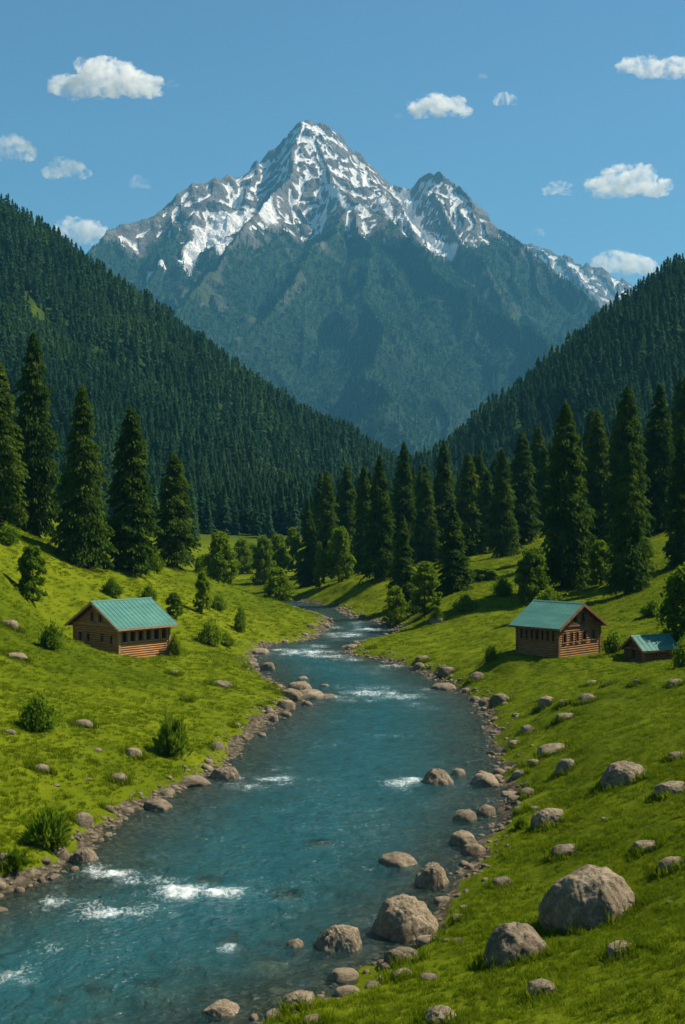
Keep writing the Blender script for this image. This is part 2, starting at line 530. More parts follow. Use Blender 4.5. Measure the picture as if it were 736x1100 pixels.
shf = nt.math('ADD', shore, nt.math('MULTIPLY', nt.math('SUBTRACT', n_mid, 0.5), 0.9))
shf = nt.ramp(shf, [(0.42, (0, 0, 0)), (0.58, (1, 1, 1))])
c = nt.mix(shf, g, st)
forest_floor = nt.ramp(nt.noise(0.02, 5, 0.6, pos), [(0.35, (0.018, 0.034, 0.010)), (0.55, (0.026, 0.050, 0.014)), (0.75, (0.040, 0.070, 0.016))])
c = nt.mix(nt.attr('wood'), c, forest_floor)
h = nt.math('ADD', nt.math('MULTIPLY', n_f, 0.5), nt.math('MULTIPLY', n_mid, 0.8))
prin(nt, bs, c, 0.95, 0.02, nt.bump(h, 0.7, 0.3))
M['ground'] = m

# ---- where wood grows
def forest_density(x, y, z):
    """0..1 on the valley sides"""
    slopey = sstep(300, 420, y) + sstep(20, 40, z) * sstep(150, 260, y)
    n = fbm2(x / 90, y / 90, 4, 71)
    d = np.clip(slopey, 0, 1) * sstep(-1.25, -0.45, n + sstep(8, 30, z) * 0.6 - 0.2)
    d = d * np.maximum(sstep(4.0, 14.0, z), sstep(370, 420, y))
    for cx, cy, rx, ry in CLEAR:
        d = d * (0.35 + 0.65 * sstep(0.35, 1.2, np.hypot((x - cx) / rx, (y - cy) / ry) + fbm2(x / 18, y / 18, 4, 9) * 0.75))
    return d


def face_pt(px, py):
    X, Y, Z = hit(px, py); return X, Y


CLEAR = []
for px, py, rx, ry in ((28, 335, 22, 20), (45, 350, 12, 14), (262, 482, 12, 14), (285, 500, 10, 12), (310, 520, 8, 10)):
    X_, Y_ = face_pt(px, py); CLEAR.append((X_, Y_, rx, ry))
WOOD = np.clip(forest_density(XX, YY, GZ), 0, 1)

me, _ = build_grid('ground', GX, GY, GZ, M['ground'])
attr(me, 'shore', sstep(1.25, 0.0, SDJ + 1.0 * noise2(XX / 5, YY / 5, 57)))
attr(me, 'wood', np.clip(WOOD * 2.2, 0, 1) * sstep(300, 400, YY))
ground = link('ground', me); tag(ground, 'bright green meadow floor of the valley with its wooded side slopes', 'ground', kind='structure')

# ------------------------------------------------------------------ water
wx = np.arange(-52, 13, 0.22); wy = [-60.0]
while wy[-1] < 30: wy.append(wy[-1] + 1.0)
while wy[-1] < 275: wy.append(wy[-1] + (0.16 + 0.0022 * (wy[-1] - 30)))
wy = np.array(wy)
wX, wY = np.meshgrid(wx, wy)
wsd = river_sd(wX, wY).reshape(wX.shape)
depth = np.clip(0.0 - gz(wX, wY), 0, 2)
DROWN = [(160, 1058, 44), (106, 1063, 42), (63, 1074, 30), (225, 944, 38), (290, 1032, 60), (310, 960, 46), (296, 1062, 50), (250, 1010, 40), (345, 905, 40), (390, 985, 44)]
for cx, cy, w_ in DROWN:
    Xc, Yc = W0(cx, cy); R_ = w_ * .5 * Yc / FOC
    q_ = np.hypot((wX - Xc) / R_, (wY - Yc) / (R_ * 1.15))
    depth = np.minimum(depth, 0.40 + 0.7 * sstep(0.55, 1.25, q_) + 0.25 * fbm2(wX * 1.5, wY * 1.5, 3, 12) * (q_ < 1.3))
depth = np.clip(depth, 0.0, 2.0)
foam_px = [  # cx, cy, half width, half height, strength
    (118, 940, 30, 5, 1.0), (150, 948, 34, 6, 1.0), (190, 958, 40, 7, 1.1), (235, 959, 28, 6, 1.0), (100, 935, 14, 7, .7), (60, 968, 18, 9, .7), (115, 982, 30, 7, .8), (150, 978, 30, 10, .35),
    (12, 1048, 22, 10, .75), (30, 1055, 16, 6, .6), (55, 1018, 14, 6, .5), (245, 1018, 10, 4, .8), (100, 975, 20, 12, .4),
    (292, 836, 34, 3.2, 1.1), (270, 845, 22, 6, .6), (305, 841, 20, 5, .5), (430, 842, 22, 5, .7), (446, 838, 12, 3, 1), (300, 826, 16, 3, .4),
    (400, 745, 50, 3.5, .95), (380, 752, 30, 3, .6), (430, 748, 30, 4, .8), (395, 738, 40, 3, .6), (358, 748, 26, 2.5, 1.1), (440, 756, 20, 3, .5), (455, 742, 20, 3, .7),
    (325, 701, 38, 3.6, 1.3), (350, 705, 40, 2.5, 1.0), (372, 709, 22, 2, .9), (300, 698, 16, 2, .9), (340, 694, 26, 2, .7),
    (372, 682, 30, 3.5, .9), (395, 676, 22, 3, 1.0), (360, 674, 16, 2, .7), (388, 669, 14, 2, .9), (380, 687, 22, 2, .7), (420, 716, 24, 2, .8), (405, 722, 24, 2.5, .4),
    (265, 637, 24, 2, 1.0), (350, 775, 22, 2, .3), (420, 790, 26, 2.5, .3), (360, 800, 30, 3, .25), (470, 760, 22, 3, .35), (400, 870, 26, 4, .25), (330, 890, 30, 4, .25), (240, 905, 20, 4, .25), (180, 920, 20, 5, .25), (330, 960, 14, 3, .3), (350, 905, 12, 2, .4), (300, 870, 22, 3, .25)]
foam = np.zeros(wX.shape)
for cx, cy, rx, ry, s in foam_px:
    Xc, Yc = W0(cx, cy)
    ax = rx * Yc / FOC; ay = ry * Yc * Yc / (CAM_H * FOC)
    foam = np.maximum(foam, s * np.exp(-(((wX - Xc) / ax) ** 2 + ((wY - Yc) / ay) ** 2) * 0.9))
fl_ = fbm2(wX / 2.2, wY / 3.2, 4, 61)
foam = foam * np.clip(0.95 + 0.9 * fl_, 0.1, 1.3) * (1 - 0.30 * sstep(75, 120, wY)) + 0.20 * np.clip(fbm2(wX / 4, wY / 8, 3, 66) + 0.3, 0, 1)  # last term paints faint whitecaps and ripple highlights over the whole river
swash = np.exp(-((wsd + 0.25) / 0.35) ** 2) * 0.25 * sstep(120, 190, wY)
wz = 0.0 + fbm2(wX / 1.6, wY / 1.1, 4, 21) * 0.035 + foam * (fbm2(wX / 0.9, wY / 0.7, 4, 25) * 0.16 + 0.05) + np.sin(wY * 1.1 + fbm2(wX / 4, wY / 4, 2, 77) * 4) * 0.02
me, used = build_grid('river_water', wx, wy, wz, None if False else bpy.data.materials.new('river_water'), True, skip=(wsd > 1.6))
wm = me.materials[0]
attr(me, 'foam', (foam + swash).ravel()[used]); attr(me, 'depth', depth.ravel()[used])
wm.use_nodes = True; nt = NT(wm.node_tree); nt.n.remove(nt.n['Principled BSDF']); out = nt.n['Material Output']
pos = nt.pos()
mp = nt.new('ShaderNodeMapping'); mp.inputs['Scale'].default_value = (1.0, 0.75, 1); mp.inputs['Rotation'].default_value = (0, 0, rad(-20)); nt.lk(pos, mp.inputs['Vector'])
v = mp.outputs[0]
n1 = nt.noise(1.1, 5, 0.6, v, 0.6); n2 = nt.noise(4.5, 5, 0.62, v, 0.3); n3 = nt.noise(16, 3, 0.6, v)
hh = nt.math('ADD', nt.math('MULTIPLY', n1, 1.2), nt.math('ADD', nt.math('MULTIPLY', n2, 0.36), nt.math('MULTIPLY', n3, 0.07)))
nrm = nt.bump(hh, 1.0, 0.45)
foam_glint_fac = nt.attr('foam')
fn = nt.noise(2.6, 8, 0.72, v, 1.6); fn2 = nt.noise(9.0, 5, 0.7, v, 0.8)
fsum = nt.math('ADD', nt.math('MULTIPLY', foam_glint_fac, 0.44), nt.math('SUBTRACT', nt.math('ADD', nt.math('MULTIPLY', fn, 1.35), nt.math('MULTIPLY', fn2, 0.65)), 1.0))
fmask = nt.ramp(fsum, [(0.20, (0, 0, 0)), (0.36, (0.25, 0.25, 0.25)), (0.66, (1, 1, 1))])
dep = nt.attr('depth')
body = nt.ramp(nt.math('ADD', nt.math('MULTIPLY', dep, 0.6), nt.math('MULTIPLY', nt.math('SUBTRACT', n1, 0.5), 0.5)), [(0.0, (0.038, 0.124, 0.120)), (0.35, (0.018, 0.102, 0.118)), (0.9, (0.010, 0.072, 0.098))])
body = nt.mix(nt.math('MULTIPLY', foam_glint_fac, 0.5), body, (0.05, 0.20, 0.20))
diff = nt.new('ShaderNodeBsdfDiffuse'); nt.lk(body, diff.inputs['Color']); nt.lk(nrm, diff.inputs['Normal'])
tr = nt.new('ShaderNodeBsdfTransparent'); tr.inputs['Color'].default_value = (0.72, 0.86, 0.76, 1)
al = nt.ramp(dep, [(0.0, (0.03, 0.03, 0.03)), (0.3, (0.25, 0.25, 0.25)), (0.7, (0.68, 0.68, 0.68)), (1.0, (0.88, 0.88, 0.88))])
mx = nt.new('ShaderNodeMixShader'); nt.lk(al, mx.inputs[0]); nt.lk(tr.outputs[0], mx.inputs[1]); nt.lk(diff.outputs[0], mx.inputs[2])
gl = nt.new('ShaderNodeBsdfGlossy'); gl.inputs['Roughness'].default_value = 0.10; nt.lk(nrm, gl.inputs['Normal'])
fr = nt.new('ShaderNodeFresnel'); fr.inputs['IOR'].default_value = 1.33; nt.lk(nrm, fr.inputs['Normal'])
mx2 = nt.new('ShaderNodeMixShader'); nt.lk(fr.outputs[0], mx2.inputs[0]); nt.lk(mx.outputs[0], mx2.inputs[1]); nt.lk(gl.outputs[0], mx2.inputs[2])
fd = nt.new('ShaderNodeBsdfDiffuse'); fd.inputs['Color'].default_value = (0.58, 0.63, 0.63, 1)
mx3 = nt.new('ShaderNodeMixShader'); nt.lk(fmask, mx3.inputs[0]); nt.lk(mx2.outputs[0], mx3.inputs[1]); nt.lk(fd.outputs[0], mx3.inputs[2])
nt.lk(mx3.outputs[0], out.inputs['Surface'])
water = link('river', me); tag(water, 'teal blue river with white rapids winding through the green valley', 'river', kind='structure')
# ------------------------------------------------------------------ the great mountain
mat, nt, bs = new_mat('mountain_rock_and_snow')
a = nt.new('ShaderNodeAttribute', attribute_name='cover')       # r snow, g meadow, b wood
sep = nt.new('ShaderNodeSeparateColor'); nt.lk(a.outputs['Color'], sep.inputs[0])
pos = nt.pos()
nr = nt.noise(0.02, 8, 0.7, pos, 0.5); nr2 = nt.noise(0.11, 6, 0.7, pos)
rock = nt.ramp(nr, [(0.3, (0.085, 0.082, 0.080)), (0.5, (0.16, 0.152, 0.145)), (0.7, (0.26, 0.245, 0.225))])
rock = nt.mix(0.7, rock, nt.ramp(nr2, [(0.3, (0.45, 0.45, 0.45)), (0.7, (1.35, 1.35, 1.35))]), 'MULTIPLY')
mead = nt.ramp(nr, [(0.3, (0.030, 0.050, 0.020)), (0.7, (0.075, 0.095, 0.032))])
wood = nt.ramp(nr2, [(0.35, (0.010, 0.030, 0.018)), (0.65, (0.024, 0.054, 0.028))])
c = nt.mix(sep.outputs[1], rock, mead); c = nt.mix(sep.outputs[2], c, wood)
sn = nt.math('ADD', sep.outputs[0], nt.math('MULTIPLY', nt.math('SUBTRACT', nr2, 0.5), 0.55))
snf = nt.ramp(sn, [(0.42, (0, 0, 0)), (0.58, (1, 1, 1))])
c = nt.mix(snf, c, (0.86, 0.84, 0.81))
prin(nt, bs, c, 0.9, 0.1, nt.bump(nt.math('ADD', nr, nt.math('MULTIPLY', nr2, 0.4)), 0.9, 22.0))
M['mountain'] = mat

main_ridges = [
    ([P(-300, 560, 3300), P(-120, 440, 3700), P(0, 352, 4150), P(60, 296, 4450), P(95, 264, 4700), P(122, 249, 4850), P(150, 239, 5000), P(178, 222, 5100),
      P(188, 208, 5170), P(200, 198, 5220), P(211, 201, 5260), P(222, 191, 5300), P(232, 194, 5340), P(243, 187, 5380), P(256, 193, 5430), P(275, 177, 5470), P(286, 163, 5500), P(297, 157, 5520), P(312, 144, 5540), P(325, 130, 5560),
      P(345, 139, 5600), P(362, 151, 5620), P(375, 163, 5640), P(390, 173, 5640), P(405, 186, 5640), P(420, 200, 5620), P(436, 204, 5560), P(448, 190, 5480), P(463, 186, 5420),
      P(478, 186, 5380), P(494, 196, 5330), P(512, 214, 5270), P(530, 240, 5190), P(550, 253, 5120), P(570, 272, 5050), P(590, 291, 4980), P(612, 311, 4880), P(645, 342, 4760), P(700, 375, 4500), P(800, 470, 4000)], 1.10, 34, 210, 100),
    ([P(325, 130, 5560), P(318, 160, 5380), P(306, 190, 5180), P(296, 210, 5000), P(276, 238, 4820), P(255, 262, 4620), P(225, 297, 4340), P(192, 336, 4020), P(160, 390, 3600), P(130, 450, 3200)], 1.12, 32, 170, 110),
    ([P(345, 141, 5590), P(352, 170, 5400), P(366, 200, 5160), P(382, 222, 4920), P(360, 246, 4700), P(330, 280, 4440), P(300, 315, 4200), P(268, 350, 3950), P(240, 385, 3700), P(215, 440, 3300)], 1.08, 32, 180, 120),
    ([P(382, 222, 4920), P(412, 240, 4800), P(443, 257, 4660), P(477, 290, 4480), P(510, 316, 4330), P(545, 342, 4180), P(580, 370, 4020), P(630, 425, 3650), P(680, 500, 3200)], 1.08, 32, 180, 130),
    ([P(382, 222, 4920), P(394, 262, 4620), P(386, 305, 4300), P(412, 355, 3960), P(400, 415, 3540), P(428, 480, 3100)], 0.82, 32, 170, 140),
    ([P(463, 189, 5420), P(478, 225, 5180), P(500, 262, 4960), P(530, 310, 4700), P(560, 345, 4450), P(600, 400, 4050), P(640, 460, 3600)], 1.08, 30, 160, 150),
    ([P(222, 198, 5300), P(205, 235, 5050), P(180, 268, 4800), P(165, 300, 4600), P(140, 345, 4300)], 0.85, 26, 140, 160),
    ([P(390, 174, 5640), P(405, 205, 5420), P(425, 228, 5200), P(450, 262, 4950)], 0.85, 24, 130, 170),
    ([P(275, 173, 5470), P(262, 200, 5300), P(252, 222, 5160)], 0.85, 22, 120, 180),
]
GB = 0.88
mx_ = np.arange(-3300, 2700, 8.0); my_ = np.arange(2700, 6700, 8.0)
MX, MY = np.meshgrid(mx_, my_)
MZ = np.full(MX.shape, -400.0); MG = np.zeros(MX.shape)
WXm = MX + fbm2(MX / 420, MY / 420, 4, 500) * 50; WYm = MY + fbm2(MX / 420, MY / 420, 4, 510) * 38
for pts, sl, am, wl, sd_ in main_ridges:
    h, g_, d_ = ridge_height(WXm.ravel(), WYm.ravel(), pts, sl, am, wl, sd_, cap=70.0, conc=0.0)
    h = h.reshape(MX.shape); MG = np.where(h > MZ, g_.reshape(MX.shape), MG); MZ = np.maximum(MZ, h)
high = sstep(900, 1300, MZ)
MZ = MZ + (ridged2(MX / 90, MY / 90, 5, 210, 0.6) - 0.7) * 17 * high + fbm2(MX / 260, MY / 260, 4, 220) * 18 * (1 - high)
# crags: stepped strata on the bare rock
strat = np.sin((MZ + MX * 0.25 + fbm2(MX / 300, MY / 300, 3, 230) * 90) / 16.0)
MZ = MZ + strat * 4.0 * high
MZ = MZ + 14 + 16 * sstep(1500, 1760, MZ)
MZ[0, :] = -60; MZ[:, 0] = -60; MZ[:, -1] = -60; MZ[-1, :] = -60


def blur(a, n):
    for _ in range(n):
        a = (a + np.roll(a, 1, 0) + np.roll(a, -1, 0) + np.roll(a, 1, 1) + np.roll(a, -1, 1)) / 5
    return a


def cover(X, Y, Z, step, snow0, tree0, seed, G=0.6):
    gy, gx = np.gradient(Z, step); slope = np.hypot(gx, gy)
    conc = blur(Z, 12) - Z                     # > 0 in gullies
    conc2 = blur(Z, 3) - Z
    n = fbm2(X / 150, Y / 150, 5, seed); nf = fbm2(X / 38, Y / 38, 4, seed + 7)
    snow = 0.43 + (Z - snow0) / 1100 + conc * 0.030 + conc2 * 0.07 - (slope - 0.9) * 0.34 + n * 0.16 + nf * 0.10 + (0.60 - G) * 0.9
    snow = snow * sstep(snow0 - 240, snow0 - 60, Z + n * 60)
    wood = sstep(70, -40, Z - tree0 + n * 170 + conc * -2.5)
    mead = sstep(230, 60, Z - tree0 + n * 90) * sstep(1.15, 0.85, slope)
    return np.clip(snow, 0, 1), mead, wood, slope, conc, n


snow, mead, wood, slp, conc, nn = cover(MX, MY, MZ, 8.0, 1235, 1090, 300, MG)


def blob(pts, w, X=MX, Y=MY):
    """band along a 3D polyline on the mountain"""
    out = np.zeros(X.shape)
    for a_, b_ in zip(pts[:-1], pts[1:]):
        dx, dy = b_[0] - a_[0], b_[1] - a_[1]; L = dx * dx + dy * dy + 1e-9
        t = np.clip(((X - a_[0]) * dx + (Y - a_[1]) * dy) / L, 0, 1)
        out = np.maximum(out, np.exp(-(np.hypot(X - a_[0] - t * dx, Y - a_[1] - t * dy) / w) ** 2))
    return out


def mhit(px, py):
    ys = np.arange(2750, 6600, 6.0); X = (px - 368) / FOC * ys; Z = CAM_H + (550 - py) / FOC * ys
    i = np.clip(((X - mx_[0]) / 8).astype(int), 0, len(mx_) - 1); j = np.clip(((ys - my_[0]) / 8).astype(int), 0, len(my_) - 1)
    k = np.argmax(Z <= MZ[j, i])
    return (X[k], ys[k], Z[k])


# the big tilted snowfield in the left cirque, and smaller tongues
field = np.maximum(blob([mhit(285, 228), mhit(262, 240), mhit(240, 250), mhit(222, 262)], 62), blob([mhit(222, 262), mhit(205, 272), mhit(197, 283)], 40))
field = np.maximum(field, blob([mhit(236, 258), mhit(238, 270), mhit(245, 262)], 30) * 0.9)
field = np.maximum(field, blob([mhit(176, 285), mhit(160, 300)], 14))
field = np.maximum(field, blob([mhit(433, 215), mhit(440, 235), mhit(450, 252), mhit(470, 268), mhit(486, 276)], 34) * 0.95)
field = np.maximum(field, blob([mhit(352, 205), mhit(372, 222), mhit(395, 232)], 18) * 0.7)
field = np.maximum(field, blob([mhit(410, 215), mhit(425, 240), mhit(436, 252)], 24) * 0.8)
snow = np.maximum(snow, field * (0.95 + nn * 0.35))
wood = wood * (1 - sstep(0.2, 0.5, field))
# pale alpine pasture in the cirque below the snow and along some gully floors
past = np.maximum(blob([mhit(230, 290), mhit(215, 310), mhit(200, 320)], 95), blob([mhit(325, 300), mhit(300, 325), mhit(270, 350), mhit(250, 368)], 26) * 0.9)
past = np.maximum(past, blob([mhit(500, 290), mhit(520, 315), mhit(560, 345)], 60) * 0.8)
past = np.maximum(past, blob([mhit(300, 250), mhit(320, 285)], 22) * 0.8)
past = np.clip(past * 0.95 + fbm2(MX / 60, MY / 60, 4, 333) * 0.55 - 0.12, 0, 1) * sstep(0.02, 0.4, past)
wood = wood * (1 - sstep(0.3, 0.8, past)); mead = np.maximum(mead, past)
me, _ = build_grid('mountain', mx_, my_, MZ, M['mountain'], smooth=False)
attr(me, 'cover', np.stack([snow, mead, wood, np.ones_like(wood)], axis=-1), 'FLOAT_COLOR')
mountain = link('mountain', me); tag(mountain, 'great snow capped rocky mountain with forested lower flanks', 'mountain', kind='structure')

# far ridge seen over the right shoulder
fx = np.arange(300, 3600, 16.0); fy = np.arange(6200, 8900, 16.0)
FX, FY = np.meshgrid(fx, fy)
far_pts = [P(470, 290, 7900), P(520, 262, 7900), P(556, 257, 7850), P(578, 260, 7800), P(600, 268, 7750), P(625, 277, 7700), P(648, 287, 7650), P(672, 296, 7600), P(700, 318, 7500), P(760, 360, 7300), P(860, 430, 7000)]
h1, _, _ = ridge_height(FX.ravel(), FY.ravel(), far_pts, 0.8, 40, 230, 400)
h2, _, _ = ridge_height(FX.ravel(), FY.ravel(), [P(600, 268, 7750), P(625, 300, 7300), P(660, 340, 6900)], 0.8, 34, 200, 410)
FZ = np.maximum(h1, h2).reshape(FX.shape) + (ridged2(FX / 110, FY / 110, 4, 420) - 0.7) * 40
FZ = np.maximum(FZ, -60); FZ[0, :] = -60; FZ[:, 0] = -60; FZ[:, -1] = -60; FZ[-1, :] = -60
s2, m2, w2, _, _, _ = cover(FX, FY, FZ, 16.0, 1330, 1050, 430)
me, _ = build_grid('far_mountain', fx, fy, FZ, M['mountain'], smooth=False)
attr(me, 'cover', np.stack([s2, m2, w2, np.ones_like(w2)], axis=-1), 'FLOAT_COLOR')
tag(link('far_mountain', me), 'distant hazy ridge with snow streaks behind the right shoulder', 'mountain', kind='structure')
# ------------------------------------------------------------------ foliage builders (numpy quads)
def quads_mesh(name, C, U, V, mats):
    """C centres, U/V half axes -> separate quads"""
    v = np.stack([C - U - V * 0.4, C + U * 0.15 - V, C + U + V * 0.2, C - U * 0.2 + V], axis=1).reshape(-1, 3)
    f = np.arange(len(v)).reshape(-1, 4)
    return np_mesh(name, v, f, mats)


def tube_mesh(paths, sides=7):
    V = []; F = []
    for pts, rs in paths:
        base = len(V); n = len(pts)
        for i, (p, r) in enumerate(zip(pts, rs)):
            a = pts[min(i + 1, n - 1)] - pts[max(i - 1, 0)]; a = a / (np.linalg.norm(a) + 1e-9)
            s = np.cross(a, [0.3, 1, 0.1]); s /= np.linalg.norm(s) + 1e-9; t = np.cross(a, s)
            for k in range(sides):
                an = 2 * math.pi * k / sides
                V.append(p + r * (math.cos(an) * s + math.sin(an) * t))
        for i in range(n - 1):
            for k in range(sides):
                k2 = (k + 1) % sides
                F.append([base + i * sides + k, base + i * sides + k2, base + (i + 1) * sides + k2, base + (i + 1) * sides + k])
        F.append([base + (n - 1) * sides + k for k in range(sides)])
    return np.array(V), np.array([f for f in F if len(f) == 4]), [f for f in F if len(f) != 4]


def conifer_crown(seed, H, R, nb=330, nk=13, ncl=4, leaf=0.42, base=0.10, power=0.72, mat='conifer', skirt=0.0):
    r = np.random.default_rng(seed)
    t = np.sort(r.random(nb) ** 1.08)                       # 0 bottom .. 1 top
    az = r.random(nb) * 2 * math.pi
    prof = np.minimum(1.0, 0.80 + t * 1.2) * (1 - t) ** power + 0.035
    lump = 1 + 0.42 * noise2(az * 1.3, t * 8.0, seed) + 0.20 * noise2(np.cos(az) * 3, t * 17, seed + 3)
    L = R * prof * lump * (0.78 + 0.34 * r.random(nb)); L = np.maximum(L, 0.18)
    z0 = H * (base + (1 - base) * t)
    z0 = z0 + 0.0
    s = np.linspace(0.18, 1.0, nk)
    S = np.tile(s, (nb, 1)) + (r.random((nb, nk)) - .5) * .06
    rad_ = S * L[:, None]
    droop = (0.16 * S - 0.62 * S ** 2 + 0.16 * S ** 3) * L[:, None] - skirt * (1 - t[:, None]) ** 6 * R * S
    bx = np.cos(az)[:, None] * rad_; by = np.sin(az)[:, None] * rad_; bz = z0[:, None] + droop
    spread = 0.20 * L[:, None] * np.sqrt(np.clip(S, 0, 1)) * (1.15 - 0.55 * S) + 0.10
    C = []; U = []; V = []
    for k in range(ncl):
        off = r.normal(size=(nb, nk)) * spread
        cx = bx - np.sin(az)[:, None] * off; cy = by + np.cos(az)[:, None] * off
        cz = bz - np.abs(off) * 0.35 - r.random((nb, nk)) * 0.35 + 0.1
        C.append(np.stack([cx, cy, cz], -1).reshape(-1, 3))
        a2 = az[:, None] + off / (rad_ + 0.6) * 1.0 + r.normal(size=(nb, nk)) * 0.5
        dn = -0.35 - 0.7 * S + r.normal(size=(nb, nk)) * 0.35
        u = np.stack([np.cos(a2), np.sin(a2), dn], -1).reshape(-1, 3); u /= np.linalg.norm(u, axis=1)[:, None]
        w = r.normal(size=u.shape); w -= (w * u).sum(1)[:, None] * u; w /= np.linalg.norm(w, axis=1)[:, None]
        sz = leaf * (0.65 + 0.7 * r.random(len(u)))[:, None]
        taper = (0.55 + 0.45 * np.clip(1.25 - t, 0, 1))[:, None].repeat(nk, 1).reshape(-1, 1)
        U.append(u * sz * taper); V.append(w * sz * 0.42 * taper)
    # leader at the top
    C = np.concatenate(C); U = np.concatenate(U); V = np.concatenate(V)
    nt_ = 14
    zt = np.linspace(H * 0.955, H * 1.01, nt_)
    C = np.concatenate([C, np.stack([r.normal(size=nt_) * .05, r.normal(size=nt_) * .05, zt], -1)])
    uu = np.stack([r.normal(size=nt_) * .4, r.normal(size=nt_) * .4, np.ones(nt_)], -1) * leaf * 0.7
    ww = np.stack([r.normal(size=nt_), r.normal(size=nt_), np.zeros(nt_)], -1) * leaf * 0.16
    U = np.concatenate([U, uu]); V = np.concatenate([V, ww])
    return quads_mesh('conifer_crown', C, U, V, [M[mat]])


def conifer_trunk(seed, H, r0, twin=False):
    r = np.random.default_rng(seed)
    paths = []
    for q in range(2 if twin else 1):
        zs = np.array([-0.9, -0.1, 0.4, 1.2, 3, 6, 10, 16, 22]) / 24 * H * 1.0
        top = 0.95 if q == 0 else 0.5
        zs = zs[zs < H * top]
        bend = r.normal(size=2) * 0.012
        pts = np.stack([bend[0] * zs + (0.25 * H / 10 * q) * np.minimum(1, zs / 3 + 0.2), bend[1] * zs, zs], -1)
        rr = r0 * (1 - zs / (H * 1.02)) * (1 + 0.8 * np.exp(-np.clip(zs, 0, 9) * 1.6)) * (0.75 if q else 1)
        paths.append((pts, rr))
    for k in range(10):                                     # bare lower limbs
        z = H * (0.05 + 0.12 * r.random()); a = r.random() * 6.28; L = 0.8 + 1.4 * r.random()
        p = np.array([[0, 0, z], [math.cos(a) * L * .5, math.sin(a) * L * .5, z + .05], [math.cos(a) * L, math.sin(a) * L, z - 0.35]])
        paths.append((p, [r0 * 0.16, r0 * 0.1, 0.015]))
    V, F, caps = tube_mesh(paths, 8)
    return np_mesh('conifer_trunk', V, F, [M['bark']], True)


def leafy_crown(seed, H, R, nclump=60, nleaf=90, leaf=0.17, base=0.25, mat='leaf', flat=1.0, lobes=1.0):
    r = np.random.default_rng(seed)
    C = []
    for k in range(nclump):
        t = r.random() ** 0.85
        a = r.random() * 6.28
        prof = math.sin(math.pi * min(1, (0.28 + 0.70 * t))) ** 0.6
        rr = R * prof * math.sqrt(r.random() * 0.8 + 0.2) * (0.75 + 0.4 * r.random()) * (1 + 0.25 * float(noise2(a, t * 4, seed)))
        c = np.array([math.cos(a) * rr, math.sin(a) * rr, H * (base + (0.94 - base) * t)])
        cr = R * (0.17 + 0.17 * r.random()) * lobes
        q = r.normal(size=(nleaf, 3)); q /= np.linalg.norm(q, axis=1)[:, None]; q *= (r.random(nleaf) ** 0.45)[:, None] * cr
        q[:, 2] *= 0.75 * flat
        C.append(c + q)
    C = np.concatenate(C)
    C[:, 2] = np.maximum(C[:, 2], 0.05)
    n = len(C)
    u = r.normal(size=(n, 3)); u[:, 2] -= 0.3; u /= np.linalg.norm(u, axis=1)[:, None]
    w = r.normal(size=(n, 3)); w -= (w * u).sum(1)[:, None] * u; w /= np.linalg.norm(w, axis=1)[:, None]
    sz = leaf * (0.6 + 0.8 * r.random(n))[:, None]
    return quads_mesh('leafy_crown', C, u * sz, w * sz * 0.6, [M[mat]])


def leafy_trunk(seed, H, R, r0, stems=1):
    r = np.random.default_rng(seed); paths = []
    for s in range(stems):
        a = 6.28 * s / max(1, stems) + r.random(); lean = (0.12 if stems > 1 else 0.03)
        pts = [np.array([0.35 * r0 * 4 * math.cos(a) * (stems > 1), 0.35 * r0 * 4 * math.sin(a) * (stems > 1), -0.5])]
        for k in range(6):
            z = H * 0.85 * (k + 0.4) / 6
            pts.append(pts[0] + np.array([math.cos(a) * lean * z + r.normal() * .03, math.sin(a) * lean * z + r.normal() * .03, z + 0.5]))
        rs = [r0 * 1.3] + [r0 * (1 - 0.82 * k / 6) for k in range(6)]
        paths.append((pts, rs))
        for k in range(9):
            i = r.integers(2, 6); b = pts[i]; aa = r.random() * 6.28; L = R * (0.5 + 0.4 * r.random())
            p = [b, b + np.array([math.cos(aa) * L * .5, math.sin(aa) * L * .5, L * .28]), b + np.array([math.cos(aa) * L, math.sin(aa) * L, L * .5])]
            paths.append((p, [rs[i] * 0.5, rs[i] * 0.3, 0.012]))
    V, F, caps = tube_mesh(paths, 6)
    return np_mesh('leafy_trunk', V, F, [M['bark']], True)


def shrub_crown(seed, R, H, n=5200, leaf=0.07, mat='shrub', wispy=False):
    r = np.random.default_rng(seed)
    ns = 90; C = []; U = []
    per = n // ns
    for k in range(ns):
        a = r.random() * 6.28; tilt = r.random() ** 0.7
        d = np.array([math.cos(a) * R * tilt * 1.05, math.sin(a) * R * tilt * 1.05, H * (1.08 - 0.55 * tilt ** 1.8) * (0.75 + 0.35 * r.random())])
        lump = 1 + 0.35 * float(noise2(a * 1.3, tilt * 3, seed)); d = d * lump
        s = r.random(per) ** 0.6
        p = s[:, None] * d; p[:, 2] -= 0.30 * H * s ** 2 * tilt
        p += r.normal(size=p.shape) * (0.05 + 0.11 * R * s[:, None]) * (0.6 if wispy else 1)
        C.append(p); U.append(np.tile(d / np.linalg.norm(d), (per, 1)))
    C = np.concatenate(C); U = np.concatenate(U); C[:, 2] = np.maximum(C[:, 2], 0.02)
    u = U * (1.6 if wispy else 0.5) + r.normal(size=U.shape) * (0.35 if wispy else 0.8); u /= np.linalg.norm(u, axis=1)[:, None]
    w = r.normal(size=u.shape); w -= (w * u).sum(1)[:, None] * u; w /= np.linalg.norm(w, axis=1)[:, None]
    sz = leaf * (0.6 + 0.8 * r.random(len(C)))[:, None]
    return quads_mesh('shrub_crown', C, u * sz * (1.6 if wispy else 1), w * sz * (0.34 if wispy else 0.6), [M[mat]])


